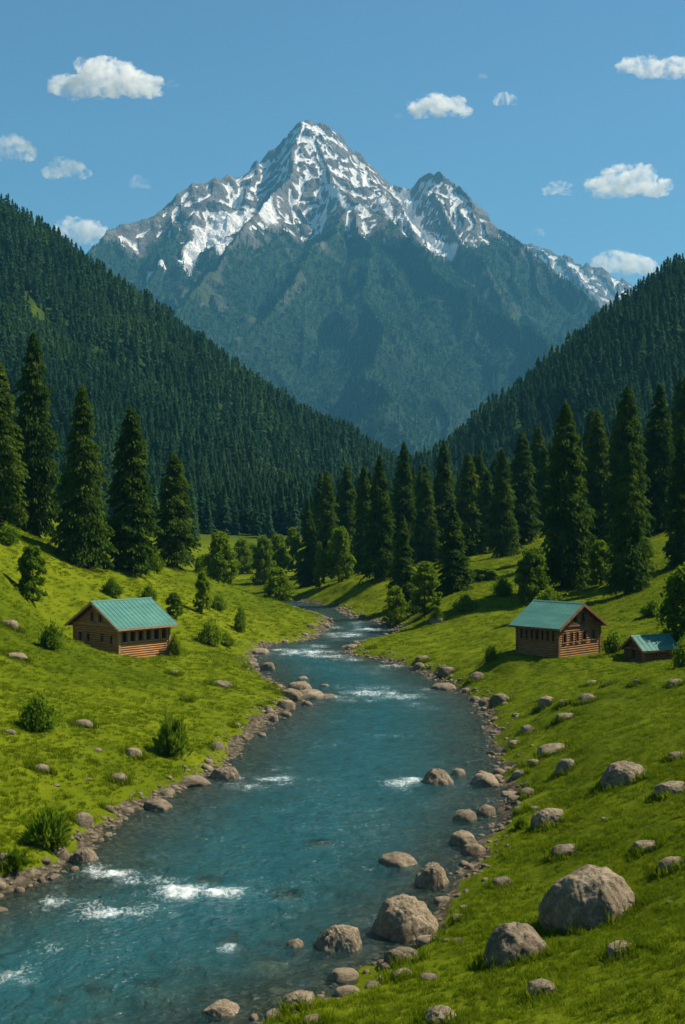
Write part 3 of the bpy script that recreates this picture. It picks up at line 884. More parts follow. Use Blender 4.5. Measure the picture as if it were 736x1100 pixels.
def shrub_stems(seed, R, H):
    r = np.random.default_rng(seed); paths = []
    for k in range(14):
        a = r.random() * 6.28; t = r.random() * .8
        e = np.array([math.cos(a) * R * t, math.sin(a) * R * t, H * (0.9 - 0.4 * t)])
        paths.append(([np.array([math.cos(a) * .05, math.sin(a) * .05, -0.25]), e * 0.5 + np.array([0, 0, H * .06]), e], [0.03 * H / 1.5 + .01, 0.02, 0.006]))
    V, F, caps = tube_mesh(paths, 5)
    return np_mesh('shrub_stems', V, F, [M['bark']], True)


# ---- prototypes (mesh data shared by the copies)
CROWN = []; TRUNK = []
for i, (H_, R_, pw, nb_) in enumerate([(26, 4.5, .50, 420), (26, 4.9, .58, 420), (26, 4.1, .48, 400), (26, 5.0, .64, 420), (26, 3.7, .46, 400), (26, 4.6, .76, 380)]):
    CROWN.append((conifer_crown(100 + i, H_, R_, nb_, 15, 6, 0.33, 0.075 if i in (2, 5) else 0.115, pw, skirt=0.35), H_, R_))
    TRUNK.append(conifer_trunk(200 + i, H_, 0.62, twin=(i in (0, 1))))
MIDC = []     # middle distance, fewer sprays
for i, (R_, pw) in enumerate([(3.9, .80), (3.3, .85), (3.6, .68), (4.2, .95), (2.9, .75)]):
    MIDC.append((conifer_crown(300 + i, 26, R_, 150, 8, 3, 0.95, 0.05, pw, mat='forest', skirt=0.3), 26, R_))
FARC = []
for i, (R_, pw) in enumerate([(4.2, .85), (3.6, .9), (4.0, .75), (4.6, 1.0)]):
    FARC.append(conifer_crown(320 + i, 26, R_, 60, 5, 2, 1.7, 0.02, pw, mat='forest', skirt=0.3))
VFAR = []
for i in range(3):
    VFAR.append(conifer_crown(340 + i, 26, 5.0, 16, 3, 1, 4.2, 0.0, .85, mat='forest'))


# ------------------------------------------------------------------ instanced masses (stuff only)
def scatter(name, pts, rotz, scl, idx, meshes, tilt=None):
    src = bpy.data.collections.new(name + '_source')
    for i, me in enumerate(meshes):
        o = bpy.data.objects.new('%s_kind_%02d' % (name, i), me); src.objects.link(o)
    me = bpy.data.meshes.new(name)
    pts = np.asarray(pts, np.float32)
    me.vertices.add(len(pts)); me.vertices.foreach_set('co', pts.ravel()); me.update()
    rot = np.zeros((len(pts), 3)); rot[:, 2] = rotz
    if tilt is not None: rot[:, :2] = tilt
    attr(me, 'rot', rot, 'FLOAT_VECTOR'); attr(me, 'scl', scl, 'FLOAT_VECTOR'); attr(me, 'idx', idx, 'INT')
    for q in meshes[0].materials: me.materials.append(q)
    o = link(name, me)
    ng = bpy.data.node_groups.new(name + '_nodes', 'GeometryNodeTree')
    ng.interface.new_socket('Geometry', in_out='INPUT', socket_type='NodeSocketGeometry')
    ng.interface.new_socket('Geometry', in_out='OUTPUT', socket_type='NodeSocketGeometry')
    n = ng.nodes; l = ng.links
    gi = n.new('NodeGroupInput'); go = n.new('NodeGroupOutput')
    ci = n.new('GeometryNodeCollectionInfo'); ci.inputs['Collection'].default_value = src
    ci.inputs['Separate Children'].default_value = True; ci.inputs['Reset Children'].default_value = True
    ip = n.new('GeometryNodeInstanceOnPoints'); ip.inputs['Pick Instance'].default_value = True
    def na(nm, dt):
        a = n.new('GeometryNodeInputNamedAttribute'); a.data_type = dt; a.inputs['Name'].default_value = nm; return a.outputs['Attribute']
    l.new(gi.outputs[0], ip.inputs['Points']); l.new(ci.outputs[0], ip.inputs['Instance'])
    l.new(na('idx', 'INT'), ip.inputs['Instance Index'])
    l.new(na('rot', 'FLOAT_VECTOR'), ip.inputs['Rotation']); l.new(na('scl', 'FLOAT_VECTOR'), ip.inputs['Scale'])
    l.new(ip.outputs[0], go.inputs[0])
    md = o.modifiers.new('scatter', 'NODES'); md.node_group = ng
    return o


# ------------------------------------------------------------------ near conifers, one by one
def make_conifer(loc, H, R, v, rz, name='conifer'):
    cme, H0, R0 = CROWN[v]
    t = empty(name, loc, rz)
    s = H / H0; k = R / R0
    c = link('crown', cme, t); c.scale = (k, k, s)
    b = link('trunk', TRUNK[v], t); b.scale = (s * 1.05, s * 1.05, s)
    return t


def place(px, pyb, pyt, wpx, Y=None):
    """base pixel, top pixel, crown width -> world position, height, radius"""
    if Y is None:
        X, Y, Z = hit(px, pyb)
    else:
        X = (px - 368) / FOC * Y; Z = float(gz(X, Y))
    top = CAM_H + (550 - pyt) / FOC * Y
    return (X, Y, Z - 0.15), top - Z, wpx * 0.5 * Y / FOC


NEAR_TREES = [
    # px, base y, top y, width px, fixed distance, variant, label
    (-2, 572, 386, 50, 150, 0, 'tall dark conifer cut by the photo edge at the far left of the hillside row'),
    (36, 583, 357, 54, 165, 1, 'tallest dark conifer of the left hillside row, with a bare trunk foot'),
    (89, 612, 413, 56, 150, 3, 'broad dark conifer with several drooping skirts, second full tree of the left hillside row'),
    (141, 616, 437, 50, 155, 2, 'dark conifer on a clear single trunk directly uphill of the left cabin roof'),
    (187, 612, 487, 42, 178, 0, 'shortest dark conifer at the right end of the left hillside row'),
    (331, 612, 535, 26, 238, 5, 'slim conifer at the left tip of the middle grove beside the valley mouth'),
    (352, 606, 505, 26, 262, 0, 'dark conifer second from the left tip of the middle grove'),
    (373, 602, 498, 26, 272, 2, 'narrow dark conifer behind the light green leafy tree of the middle grove'),
    (391, 610, 500, 24, 240, 4, 'narrow conifer between the light leafy tree and the tallest left grove spire'),
    (408, 624, 489, 34, 212, 1, 'broad dark conifer spire left of the tallest one in the middle grove'),
    (434, 606, 474, 34, 250, 3, 'tallest dark conifer in the middle of the grove above the river bend'),
    (433, 640, 552, 34, 186, 5, 'short front conifer standing before the tallest one of the middle grove'),
    (457, 606, 513, 28, 245, 2, 'dark conifer right behind the small yellow green tree by the river bend'),
    (474, 598, 500, 24, 275, 4, 'narrow dark conifer right of the tallest grove tree, set back in shade'),
    (487, 640, 542, 42, 178, 5, 'rounded lighter green conifer alone on the grass right of the river bend'),
    (503, 606, 486, 32, 243, 0, 'tall dark conifer behind the rounded lighter green one'),
    (524, 600, 505, 26, 262, 2, 'slim dark conifer between two taller ones behind the right meadow'),
    (540, 604, 482, 34, 228, 3, 'broad dark conifer left of the right cabin, behind the meadow bushes'),
    (561, 598, 463, 32, 246, 4, 'tall narrow dark conifer behind the leafy bush above the right cabin'),
    (585, 596, 480, 26, 262, 2, 'slim dark conifer half hidden left of the giant conifer above the cabin'),
    (608, 636, 432, 58, 165, 1, 'giant broad dark conifer straight above the right cabin'),
    (642, 592, 440, 34, 208, 2, 'tall narrow conifer between the giant one and the pair at the right'),
    (676, 641, 478, 46, 150, 3, 'dense bright edged conifer uphill right of the right cabin'),
    (674, 578, 414, 44, 200, 0, 'tall dark conifer rising behind the dense bright edged one'),
    (709, 577, 412, 42, 205, 1, 'tall dark conifer on the bright slope near the right edge'),
    (733, 612, 458, 34, 160, 2, 'dark conifer at the right edge over the big leafy bush'),
    (741, 580, 400, 40, 215, 4, 'tallest dark conifer cut by the right edge of the photo'),
]
near_pts = []
for i, (px, pb, ptp, w, Yd, v, lab) in enumerate(NEAR_TREES):
    loc, H_, R_ = place(px, pb, ptp, w, Yd)
    t = make_conifer(loc, H_, R_ * 1.12, v, RNG.random() * 6.28)
    tag(t, lab, 'conifer', 'tall conifers of the valley floor')
    near_pts.append((loc[0], loc[1]))

# more conifers fill the wood behind the right meadow and the middle grove
fill = []
rr = np.random.default_rng(42)
tries = 0
while len(fill) < 95 and tries < 6000:
    tries += 1
    Yd = 255 + 165 * rr.random(); px = 335 + 460 * rr.random() ** 0.8
    if px < 420 and Yd < 285: continue
    if px > 560 and Yd < 262 and px < 800: continue
    X = (px - 368) / FOC * Yd
    if all((X - a) ** 2 + (Yd - b) ** 2 > 5.2 ** 2 for a, b in near_pts) and river_sd(np.array([X]), np.array([Yd]))[0] > 6:
        fill.append((X, Yd)); near_pts.append((X, Yd))
for i, (X, Yd) in enumerate(fill):
    z = float(gz(X, Yd)); H_ = 17 + 8 * rr.random(); v = int(rr.integers(0, 6))
    t = make_conifer((X, Yd, z - 0.2), H_, H_ * (0.125 + 0.045 * rr.random()), v, rr.random() * 6.28)
    px = 368 + X / Yd * FOC
    side = 'behind the middle grove by the river bend' if px < 480 else ('behind the meadow between grove and right cabin' if px < 600 else 'crowding the slope above the right cabin')
    tag(t, 'dark conifer in the shaded rows ' + side, 'conifer', 'conifers ' + side)

# ------------------------------------------------------------------ forests on the valley sides
def forest_points(ylo, yhi, xlo, xhi, sp, seed):
    r = np.random.default_rng(seed)
    gx = np.arange(xlo, xhi, sp); gy = np.arange(ylo, yhi, sp)
    X, Y = np.meshgrid(gx, gy); X = X + (r.random(X.shape) - .5) * sp * .95; Y = Y + (r.random(Y.shape) - .5) * sp * .95
    X = X.ravel(); Y = Y.ravel()
    vis = np.abs(X) < Y * 0.345 + 45
    X, Y = X[vis], Y[vis]
    Z = gz(X, Y); d = forest_density(X, Y, Z)
    k = r.random(len(X)) < d
    return X[k], Y[k], Z[k]


fX, fY, fZ = forest_points(300, 1160, -640, 560, 4.9, 5)
keep = np.ones(len(fX), bool)
np_ = np.array(near_pts)
for a, b in np_:
    keep &= (fX - a) ** 2 + (fY - b) ** 2 > 20
# leave the valley mouth open
keep &= ~((fX > -70) & (fX < 25) & (fY < 345))
fX, fY, fZ = fX[keep], fY[keep], fZ[keep]
order = np.argsort(np.hypot(fX, fY) - 0.0)
fX, fY, fZ = fX[order], fY[order], fZ[order]
fr_ = np.random.default_rng(8)
fh = (10.5 + 5.5 * fr_.random(len(fX))) * (0.85 + 0.2 * sstep(-0.5, 0.8, fbm2(fX / 60, fY / 60, 3, 91)))
fw = 0.95 + 0.5 * fr_.random(len(fX))
NIND = 300 - len(NEAR_TREES) - len(fill)
visible = np.abs(368 + fX / fY * FOC - 368) < 380
ind = np.where(visible)[0][:NIND]
isind = np.zeros(len(fX), bool); isind[ind] = True
for i in ind:
    me, H0, R0 = MIDC[int(fr_.integers(0, len(MIDC)))]
    o = link('forest_conifer', me, None, (fX[i], fY[i], fZ[i] - 0.4))
    s = fh[i] / H0; o.scale = (s * fw[i], s * fw[i], s); o.rotation_euler = (0, 0, fr_.random() * 6.28)
    px = 368 + fX[i] / fY[i] * FOC
    where = 'at the foot of the left forested mountainside' if px < 300 else ('filling the valley mouth' if px < 470 else 'low on the right forested mountainside')
    tag(o, 'conifer in the dense wood ' + where, 'conifer', 'wood ' + where)
rest = ~isind
X, Y, Z = fX[rest], fY[rest], fZ[rest]
s = fh[rest] / 26; w = s * fw[rest]
d = np.hypot(X, Y)
idx = np.where(d < 640, fr_.integers(0, 5, len(X)), 5 + fr_.integers(0, 4, len(X)))
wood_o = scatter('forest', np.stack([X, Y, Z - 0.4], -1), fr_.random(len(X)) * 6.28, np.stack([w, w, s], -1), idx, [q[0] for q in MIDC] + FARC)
tag(wood_o, 'dense conifer forest covering both steep valley sides', 'forest', kind='stuff')

# ------------------------------------------------------------------ forest on the great mountain
r = np.random.default_rng(77)
sp = 15.0
gx = np.arange(-2300, 2100, sp); gy = np.arange(2780, 5500, sp)
X, Y = np.meshgrid(gx, gy); X = (X + (r.random(X.shape) - .5) * sp).ravel(); Y = (Y + (r.random(Y.shape) - .5) * sp).ravel()
i = np.clip(((X - mx_[0]) / 8).astype(int), 0, len(mx_) - 1); j = np.clip(((Y - my_[0]) / 8).astype(int), 0, len(my_) - 1)
Z = MZ[j, i]; dw = wood[j, i]
vis = (np.abs(X) < Y * 0.30) & (Z > 60) & (r.random(len(X)) < dw * 0.95 * sstep(-1.1, -0.3, fbm2(X / 120, Y / 120, 4, 95)))
X, Y, Z = X[vis], Y[vis], Z[vis]
s = (0.75 + 0.5 * r.random(len(X)))
mw = scatter('mountain_forest', np.stack([X, Y, Z - 2], -1), r.random(len(X)) * 6.28, np.stack([s * 0.85, s * 0.85, s * 0.75], -1), r.integers(0, 3, len(X)), VFAR)
tag(mw, 'hazy conifer forest on the lower flanks of the snow capped mountain', 'forest', kind='stuff')
print('forest', len(fX), 'mountain trees', len(X))

# ------------------------------------------------------------------ leafy trees and shrubs
LT = [(leafy_crown(500, 9, 3.0, 130, 90, 0.19, 0.10), leafy_trunk(510, 9, 3.0, 0.22, 2), 9, 3.0),
      (leafy_crown(501, 8, 3.0, 130, 90, 0.18, 0.04), leafy_trunk(511, 8, 3.0, 0.20, 3), 8, 3.0),
      (leafy_crown(502, 7, 2.0, 110, 90, 0.15, 0.05), leafy_trunk(512, 7, 2.0, 0.14, 1), 7, 2.0)]
LEAFY = [
    (237, 636, 570, 36, 198, 0, 'rounded leafy tree with two trunks near the little side stream'),
    (260, 618, 577, 22, 285, 1, 'pale leafy tree behind the two trunked one'),
    (283, 622, 574, 24, 255, 1, 'pale green leafy tree at the valley mouth, left of the middle grove'),
    (298, 616, 573, 26, 270, 0, 'darker leafy tree beside the pale one at the valley mouth'),
    (314, 610, 565, 20, 290, 2, 'slim pale leafy tree by the left tip of the middle grove'),
    (366, 617, 565, 30, 226, 0, 'light green leafy tree in front of the middle grove conifers'),
    (343, 618, 580, 12, 226, 2, 'thin sapling at the foot of the first middle grove conifers'),
    (298, 643, 608, 30, 196, 1, 'low leafy bush tree beside the grassy mound and side stream'),
    (456, 656, 601, 34, 166, 2, 'small yellow green tree by the rocky river bend'),
    (571, 643, 588, 36, 160, 1, 'round leafy bush tree left of the giant conifer'),
    (645, 641, 578, 28, 160, 2, 'pale leafy tree between the giant conifer and the dense bright edged one'),
    (741, 684, 604, 64, 112, 1, 'big leafy tree at the right edge behind the little shed'),
    (217, 656, 611, 17, 150, 2, 'slim dark leafy sapling uphill right of the left cabin'),
    (186, 672, 634, 20, 140, 2, 'small leafy tree just behind the left cabin roof'),
    (35, 643, 583, 32, 122, 2, 'lone leafy tree below the conifers at the far left'),
    (690, 610, 575, 26, 175, 1, 'leafy bush on the shaded slope below the right edge conifers'),
    (520, 632, 608, 30, 195, 1, 'low pale bush on the rise behind the right meadow'),
    (425, 652, 628, 26, 172, 1, 'low dark bush at the foot of the short front conifer'),
    (270, 600, 583, 20, 320, 1, 'distant leafy bush at the valley mouth before the left wood'),
    (215, 622, 596, 18, 235, 1, 'low leafy bush between the row conifers and the two trunked tree'),
]
for px, pb, ptp, w, Yd, v, lab in LEAFY:
    loc, H_, R_ = place(px, pb, ptp, w, Yd)
    cme, tme, H0, R0 = LT[v]
    t = empty('leafy_tree', (loc[0], loc[1], loc[2]), RNG.random() * 6.28); tag(t, lab, 'leafy tree', 'leafy trees of the valley')
    c = link('crown', cme, t); c.scale = (R_ / R0, R_ / R0, H_ / H0)
    b = link('trunk', tme, t); b.scale = (R_ / R0, R_ / R0, H_ / H0)

SH = [(shrub_crown(600 + i, 1.0, 1.0, 5600, 0.075, wispy=wv), shrub_stems(610 + i, 1.0, 1.0)) for i, wv in enumerate((False, False, True))]
SHRUBS = [
    (40, 784, 752, 36, 0, 'round dark green shrub on the grass below the left cabin'),
    (185, 812, 770, 36, 2, 'feathery dark shrub on the left bank above the shore stones'),
    (52, 910, 870, 50, 2, 'large tussocky shrub on the left bank at the bottom left'),
    (16, 934, 914, 30, 2, 'low grassy tuft at the left edge above the shore stones'),
    (55, 697, 673, 24, 0, 'round shrub beside the shaded gable of the left cabin'),
    (188, 704, 684, 14, 1, 'small shrub against the right corner of the left cabin'),
    (258, 679, 656, 14, 1, 'small dark upright shrub on the grass left of the river'),
    (226, 692, 670, 28, 0, 'loose low shrub between the left cabin and the river'),
    (243, 694, 682, 16, 1, 'tiny shrub touching the loose low shrub by the river'),
    (660, 701, 680, 24, 0, 'round shrub behind the right gable of the right cabin'),
    (527, 710, 695, 14, 1, 'tiny dark shrub on the grass left of the right cabin'),
    (735, 716, 690, 22, 0, 'leafy shrub beside the little shed at the right edge'),
    (590, 650, 634, 26, 1, 'low shrub on the rise behind the right cabin'),
    (700, 662, 646, 24, 0, 'low shrub uphill of the little shed'),
    (445, 660, 646, 20, 0, 'small shrub by the boulders of the river bend'),
    (500, 655, 641, 22, 1, 'small shrub on the grass right of the river bend'),
    (120, 640, 624, 20, 1, 'small shrub under the broad left row conifers'),
    (160, 645, 630, 18, 0, 'small shrub uphill of the left cabin ridge'),
    (235, 655, 641, 16, 0, 'small shrub at the foot of the two trunked leafy tree'),
    (540, 640, 622, 22, 0, 'shrub in the shade left of the round leafy bush tree'),
    (470, 668, 655, 14, 1, 'tiny shrub among the stones right of the river bend'),
    (8, 585, 565, 26, 0, 'shrub on the steep grass at the left edge under the conifers'),
    (165, 612, 595, 20, 1, 'shrub between two conifers of the left hillside row'),
    (560, 890, 878, 16, 2, 'grassy tuft by the pebbles of the right shore'),
]
for px, pb, ptp, w, v, lab in SHRUBS:
    X, Y, Z = hit(px, pb)
    R_ = w * .5 * Y / FOC; H_ = (pb - ptp) * Y / FOC
    t = empty('shrub', (X, Y, Z - 0.03), RNG.random() * 6.28); tag(t, lab, 'shrub', 'shrubs on the meadow')
    for nm, q in (('foliage', SH[v][0]), ('stems', SH[v][1])):
        c = link(nm, q, t); c.scale = (R_, R_, H_ * 0.95)


# ------------------------------------------------------------------ grass
def tuft(seed, n, h, spread, wid):
    r = np.random.default_rng(seed)
    a = r.random(n) * 6.28; rd = spread * np.sqrt(r.random(n)); c = np.stack([np.cos(a) * rd, np.sin(a) * rd, np.full(n, -0.02)], -1)
    b = r.random(n) * 6.28; lean = (0.25 + 0.55 * r.random(n)) * h; hh = h * (0.6 + 0.6 * r.random(n))
    d = np.stack([np.cos(b), np.sin(b), np.zeros(n)], -1); sd_ = np.stack([-np.sin(b), np.cos(b), np.zeros(n)], -1) * wid
    mid = c + d * lean[:, None] * .35 + np.array([0, 0, 1]) * hh[:, None] * .6
    tip = c + d * lean[:, None] + np.array([0, 0, 1]) * hh[:, None]
    v = np.stack([c - sd_, c + sd_, mid + sd_ * .7, mid - sd_ * .7, tip], 1).reshape(-1, 3)
    i = np.arange(n)[:, None] * 5
    f = [list(x) for x in (i + np.array([0, 1, 2, 3]))] + [list(x) for x in (i + np.array([3, 2, 4]))]
    return np_mesh('grass_tuft', v, [[int(k) for k in q] for q in f], [M['grassb']])


TUFT = [tuft(700, 26, 0.15, 0.17, 0.010), tuft(701, 22, 0.20, 0.16, 0.010), tuft(702, 30, 0.11, 0.20, 0.011), tuft(703, 16, 0.27, 0.12, 0.010)]
gp = []; gs = []
for ylo, yhi, dens, sc_ in ((20, 46, 28, 1.0), (46, 62, 20, 1.1), (62, 85, 11, 1.35), (85, 115, 6, 1.8), (115, 170, 2.6, 2.4), (170, 270, 1.0, 3.2)):
    r = np.random.default_rng(int(ylo)); xw = yhi * 0.285 + 13
    n = int((yhi - ylo) * 2 * xw * dens)
    X = (r.random(n) * 2 - 1) * xw; Y = ylo + (yhi - ylo) * r.random(n)
    ok = np.abs(X) < Y * 0.285 + 13; X, Y = X[ok], Y[ok]
    s_ = river_sd(X, Y) + fbm2(X / 2.4, Y / 2.4, 4, 50) * 0.55
    patch = fbm2(X / 2.5, Y / 2.5, 4, 120)
    ok = (s_ > 0.9 + 1.2 * r.random(len(X)) ** 2) & (patch + 1.1 > r.random(len(X)) * 1.2)
    X, Y, patch = X[ok], Y[ok], patch[ok]
    gp.append(np.stack([X, Y, gz(X, Y)], -1)); k = sc_ * (0.7 + 0.5 * r.random(len(X))) * (1 + 0.22 * patch) * 0.85
    gs.append(np.stack([k, k, k * (1.0 if sc_ < 1.2 else (0.75 if sc_ < 1.5 else 0.5))], -1))
gp = np.concatenate(gp); gs = np.concatenate(gs)
for nm_, rct in (('a', 0),): pass
GRASS_P, GRASS_S = gp, gs
import bmesh
# ------------------------------------------------------------------ stones


def rock_mesh(seed, sub=4, facets=9, rough=0.15, boxy=0.0):
    bm = bmesh.new(); bmesh.ops.create_icosphere(bm, subdivisions=sub, radius=1.0)
    v = np.array([x.co[:] for x in bm.verts]); r = np.random.default_rng(seed)
    f = [[x.index for x in q.verts] for q in bm.faces]; bm.free()
    n = v / np.linalg.norm(v, axis=1)[:, None]
    rad_ = 1 + 0.16 * noise3(n * 1.1, seed) + 0.10 * noise3(n * 2.4, seed + 1)
    p = n * rad_[:, None]
    for k in range(facets):                      # planes cut the lump into worn facets
        d = r.normal(size=3); d[2] = abs(d[2]) * 0.9 if k % 2 else d[2]; d /= np.linalg.norm(d)
        h = 0.74 + 0.18 * r.random()
        e = p @ d - h
        p = p - np.where(e > 0, e * 0.72, 0)[:, None] * d
    p[:, 2] = np.sign(p[:, 2]) * np.abs(p[:, 2]) ** 1.0 * (1 - 0.30 * np.clip(p[:, 2], 0, 1) ** 2)
    p[:, :2] *= (1 - 0.24 * np.clip(p[:, 2], 0, 1) ** 2)[:, None]
    det = rough * 0.55 * (0.5 * noise3(p * 3.1, seed + 2) + 0.30 * noise3(p * 6.5, seed + 3) + 0.20 * noise3(p * 13, seed + 4) + 0.10 * noise3(p * 27, seed + 5))
    crack = np.clip(0.10 - np.abs(noise3(p * 1.7, seed + 6)), 0, 0.1) * 0.22
    p = p + n * (det - crack)[:, None]
    p[:, 2] = np.where(p[:, 2] < -0.3, -0.3 + (p[:, 2] + 0.3) * 0.25, p[:, 2])
    p[:, 0] /= np.abs(p[:, 0]).max(); p[:, 1] /= np.abs(p[:, 1]).max(); p[:, 2] /= p[:, 2].max()
    return np_mesh('stone', p, np.array(f), [M['rock']], True)


ROCKM = [rock_mesh(800 + i, 4, 8 + i % 5) for i in range(9)]
SMALLM = [rock_mesh(830 + i, 3, 9) for i in range(8)]
BIGM = [rock_mesh(850 + i, 6, 10, 0.15) for i in range(6)]
WETM = []
for q in SMALLM + ROCKM[:4]:
    c_ = q.copy(); c_.materials.clear(); c_.materials.append(M['wetrock']); WETM.append(c_)
rk = np.random.default_rng(99)
rock_xy = []


def stone(cx, yt, yb, w, label, mesh, group=None, name='boulder', cat='boulder', rz=None, fixed=None):
    X, Y, Z = hit(cx, yb - (yb - yt) * 0.08)
    R = w * .5 * Y / FOC
    Yc = Y + 0.7 * R
    Xc = (cx - 368) / FOC * Yc
    g = float(gz(Xc, Yc))
    top = CAM_H + (550 - yt) / FOC * (Yc + 0.1 * R)
    H_ = min(max(top - g, 0.45 * R), 1.7 * R)
    g = max(g, -0.45)
    o = link(name, mesh, None, (Xc, Yc, g - 0.04 * R))
    H_ = max(top - (g - .04 * R), 0.4 * R)
    H_ = min(H_, 1.6 * R) * 0.88
    o.scale = (R * 1.04, R * 0.9, H_)
    o.rotation_euler = (0, 0, (rk.random() - .5) * 0.7 if rz is None else rz)
    tag(o, label, cat, group)
    rock_xy.append((Xc, Yc, R))
    return o


BOULD = [
    (635, 923, 1004, 112, 'largest rounded grey brown boulder on the grass at the lower right', 'B0'),
    (553, 985, 1040, 80, 'big domed boulder on the grass left of the largest one', 'B1'),
    (433, 956, 1016, 84, 'biggest blocky boulder half in the water at the right shore', 'B2'),
    (363, 988, 1026, 54, 'pointed boulder in the shallows left of the biggest blocky one', 'B3'),
    (465, 922, 957, 40, 'upright wedge shaped boulder behind the biggest blocky one', 'B4'),
    (427, 912, 933, 52, 'long flat topped boulder standing in the river', 'R1'),
    (431, 1015, 1038, 38, 'tan boulder just below the biggest blocky one', 'B5'),
    (368, 1038, 1058, 36, 'wet boulder on the waterline below the pointed one', 'R3'),
    (320, 1062, 1087, 40, 'squat boulder on the bottom shore left of the waterline stones', 'B3'),
    (240, 1072, 1095, 46, 'dark boulder alone in the shallow water at the bottom', 'B4'),
    (338, 1089, 1104, 26, 'small boulder at the bottom edge beside the squat one', 'R5'),
    (317, 1006, 1019, 24, 'small pale stone breaking the water left of the pointed boulder', 'R6'),
    (472, 1078, 1104, 44, 'rounded boulder cut by the bottom edge of the photo', 'B1'),
    (583, 1050, 1073, 38, 'oval boulder on the grass below the domed one', 'R0'),
    (668, 1009, 1029, 35, 'small angular boulder on the grass below the largest one', 'R2'),
    (611, 907, 921, 38, 'low long stone on the grass above the largest boulder', 'R4'),
    (698, 904, 916, 36, 'flat oval stone on the grass right above the largest boulder', 'R7'),
    (724, 919, 938, 36, 'low boulder at the right edge beside the largest one', 'R8'),
    (541, 940, 955, 27, 'small oval stone on the grass above the domed boulder', 'R5'),
    (509, 904, 920, 28, 'pale rounded stone on the right shore', 'R0'),
    (497, 889, 912, 34, 'brown wedge stone on the right shore above the pale rounded one', 'R1'),
    (469, 822, 845, 42, 'big rounded boulder standing in the river at the middle', 'B1'),
    (492, 822, 834, 18, 'small boulder in the water touching the big rounded midstream one', 'R3'),
    (521, 828, 846, 34, 'broad boulder at the right waterline right of the midstream pair', 'R4'),
    (499, 867, 884, 28, 'flat topped stone at the right waterline', 'R6'),
    (522, 862, 878, 22, 'stone beside the flat topped one at the right waterline', 'R2'),
    (590, 865, 890, 38, 'peaked boulder on the right meadow above the shore', 'B3'),
    (672, 815, 846, 62, 'long sloping boulder in the middle of the right meadow', 'B2'),
    (723, 837, 858, 40, 'dark ledge boulder at the right edge of the meadow', 'B5'),
    (728, 806, 817, 22, 'small stone at the right edge above the dark ledge boulder', 'R7'),
    (609, 813, 831, 24, 'small dark boulder with grass before it on the right meadow', 'R8'),
    (567, 777, 790, 17, 'small peaked stone on the slope above the right shore', 'R5'),
    (538, 743, 759, 24, 'round boulder at the top of the right shore', 'R0'),
    (521, 748, 758, 14, 'dark stone left of the round boulder on the right shore', 'R2'),
    (588, 746, 760, 22, 'domed grey boulder on the grass below the right cabin', 'R1'),
    (607, 750, 759, 16, 'small low stone touching the domed grey boulder', 'R6'),
    (632, 744, 755, 24, 'long low stone on the grass right of the domed grey boulder', 'R4'),
    (610, 765, 773, 26, 'thin flat stone on the grass below the long low one', 'R7'),
    (637, 730, 737, 20, 'pale flat stone on the grass below the right cabin gable', 'R8'),
    (684, 729, 737, 11, 'small stone on the grass below the little shed', 'R3'),
    (728, 728, 738, 24, 'flat stone at the right edge below the little shed', 'R5'),
    (598, 801, 809, 42, 'long sunken stone ridge on the right meadow slope', 'R4'),
    (573, 814, 824, 15, 'small grey stone at the head of the right shingle', 'R1'),
    (559, 826, 836, 18, 'pale stone on the right shingle', 'R0'),
    (549, 850, 856, 22, 'long pale stone lying on the right shingle', 'R7'),
    (480, 715, 727, 22, 'pointed stone where the right bank turns towards the cabin', 'R3'),
    (512, 720, 733, 18, 'upright stone on the grass edge left of the round shore boulder', 'R2'),
    (476, 732, 742, 28, 'flat dark ledge in the water at the right bank turn', 'R6'),
    (455, 703, 712, 18, 'rounded stone on the grassy spit of the right bank', 'R5'),
    (470, 662, 670, 18, 'pale boulder on the far right bank above the spit', 'R8'),
    (88, 870, 890, 26, 'leaning pale boulder beside the large tussocky shrub', 'R2'),
    (91, 908, 929, 32, 'brown boulder at the left waterline', 'B4'),
    (168, 856, 872, 34, 'broad stone on the left waterline', 'R1'),
    (242, 821, 839, 32, 'rounded boulder at the left waterline above the small rapid', 'B5'),
    (207, 832, 846, 38, 'long boulder on the left shore beside the rounded one', 'R4'),
    (43, 820, 831, 24, 'pale stone alone on the grass at the left', 'R0'),
    (142, 802, 815, 19, 'squarish stone on the grass beside the feathery shrub', 'R3'),
    (127, 829, 842, 20, 'tilted stone on the grass below the squarish one', 'R6'),
    (88, 772, 782, 24, 'long wedge stone on the grass right of the round green shrub', 'R7'),
    (10, 665, 676, 24, 'grey stone at the left edge level with the left cabin', 'R8'),
    (16, 703, 709, 28, 'thin flat stone low on the grass at the left edge', 'R4'),
    (11, 783, 790, 12, 'small pale stone at the foot of the round green shrub', 'R5'),
    (105, 803, 809, 10, 'tiny pale stone between the lone stone and the squarish one', 'R0'),
    (236, 730, 738, 28, 'pair like long stone on the grass between cabin and river', 'R1'),
    (186, 719, 726, 13, 'small stone on the grass right below the left cabin', 'R2'),
    (200, 748, 754, 10, 'tiny stone on the grass below the left cabin and above the feathery shrub', 'R5'),
    (333, 739, 751, 40, 'broad slab on the point of stones jutting from the left bank', 'R4'),
    (312, 738, 752, 26, 'rounded block on the jutting point of the left bank', 'R1'),
    (306, 750, 763, 22, 'dark block at the foot of the jutting point', 'R3'),
    (351, 744, 750, 24, 'outermost flat stone of the jutting point', 'R6'),
    (322, 730, 742, 28, 'back slab on the jutting point of the left bank', 'R7'),
    (349, 733, 738, 14, 'small stone alone in the water off the jutting point', 'R0'),
    (326, 725, 730, 14, 'low stone in the water upstream of the jutting point', 'R5'),
    (288, 710, 721, 18, 'tilted slab on the left bank upstream of the jutting point', 'R8'),
    (278, 695, 703, 24, 'flat stone at the left end of the far rapid', 'R6'),
]
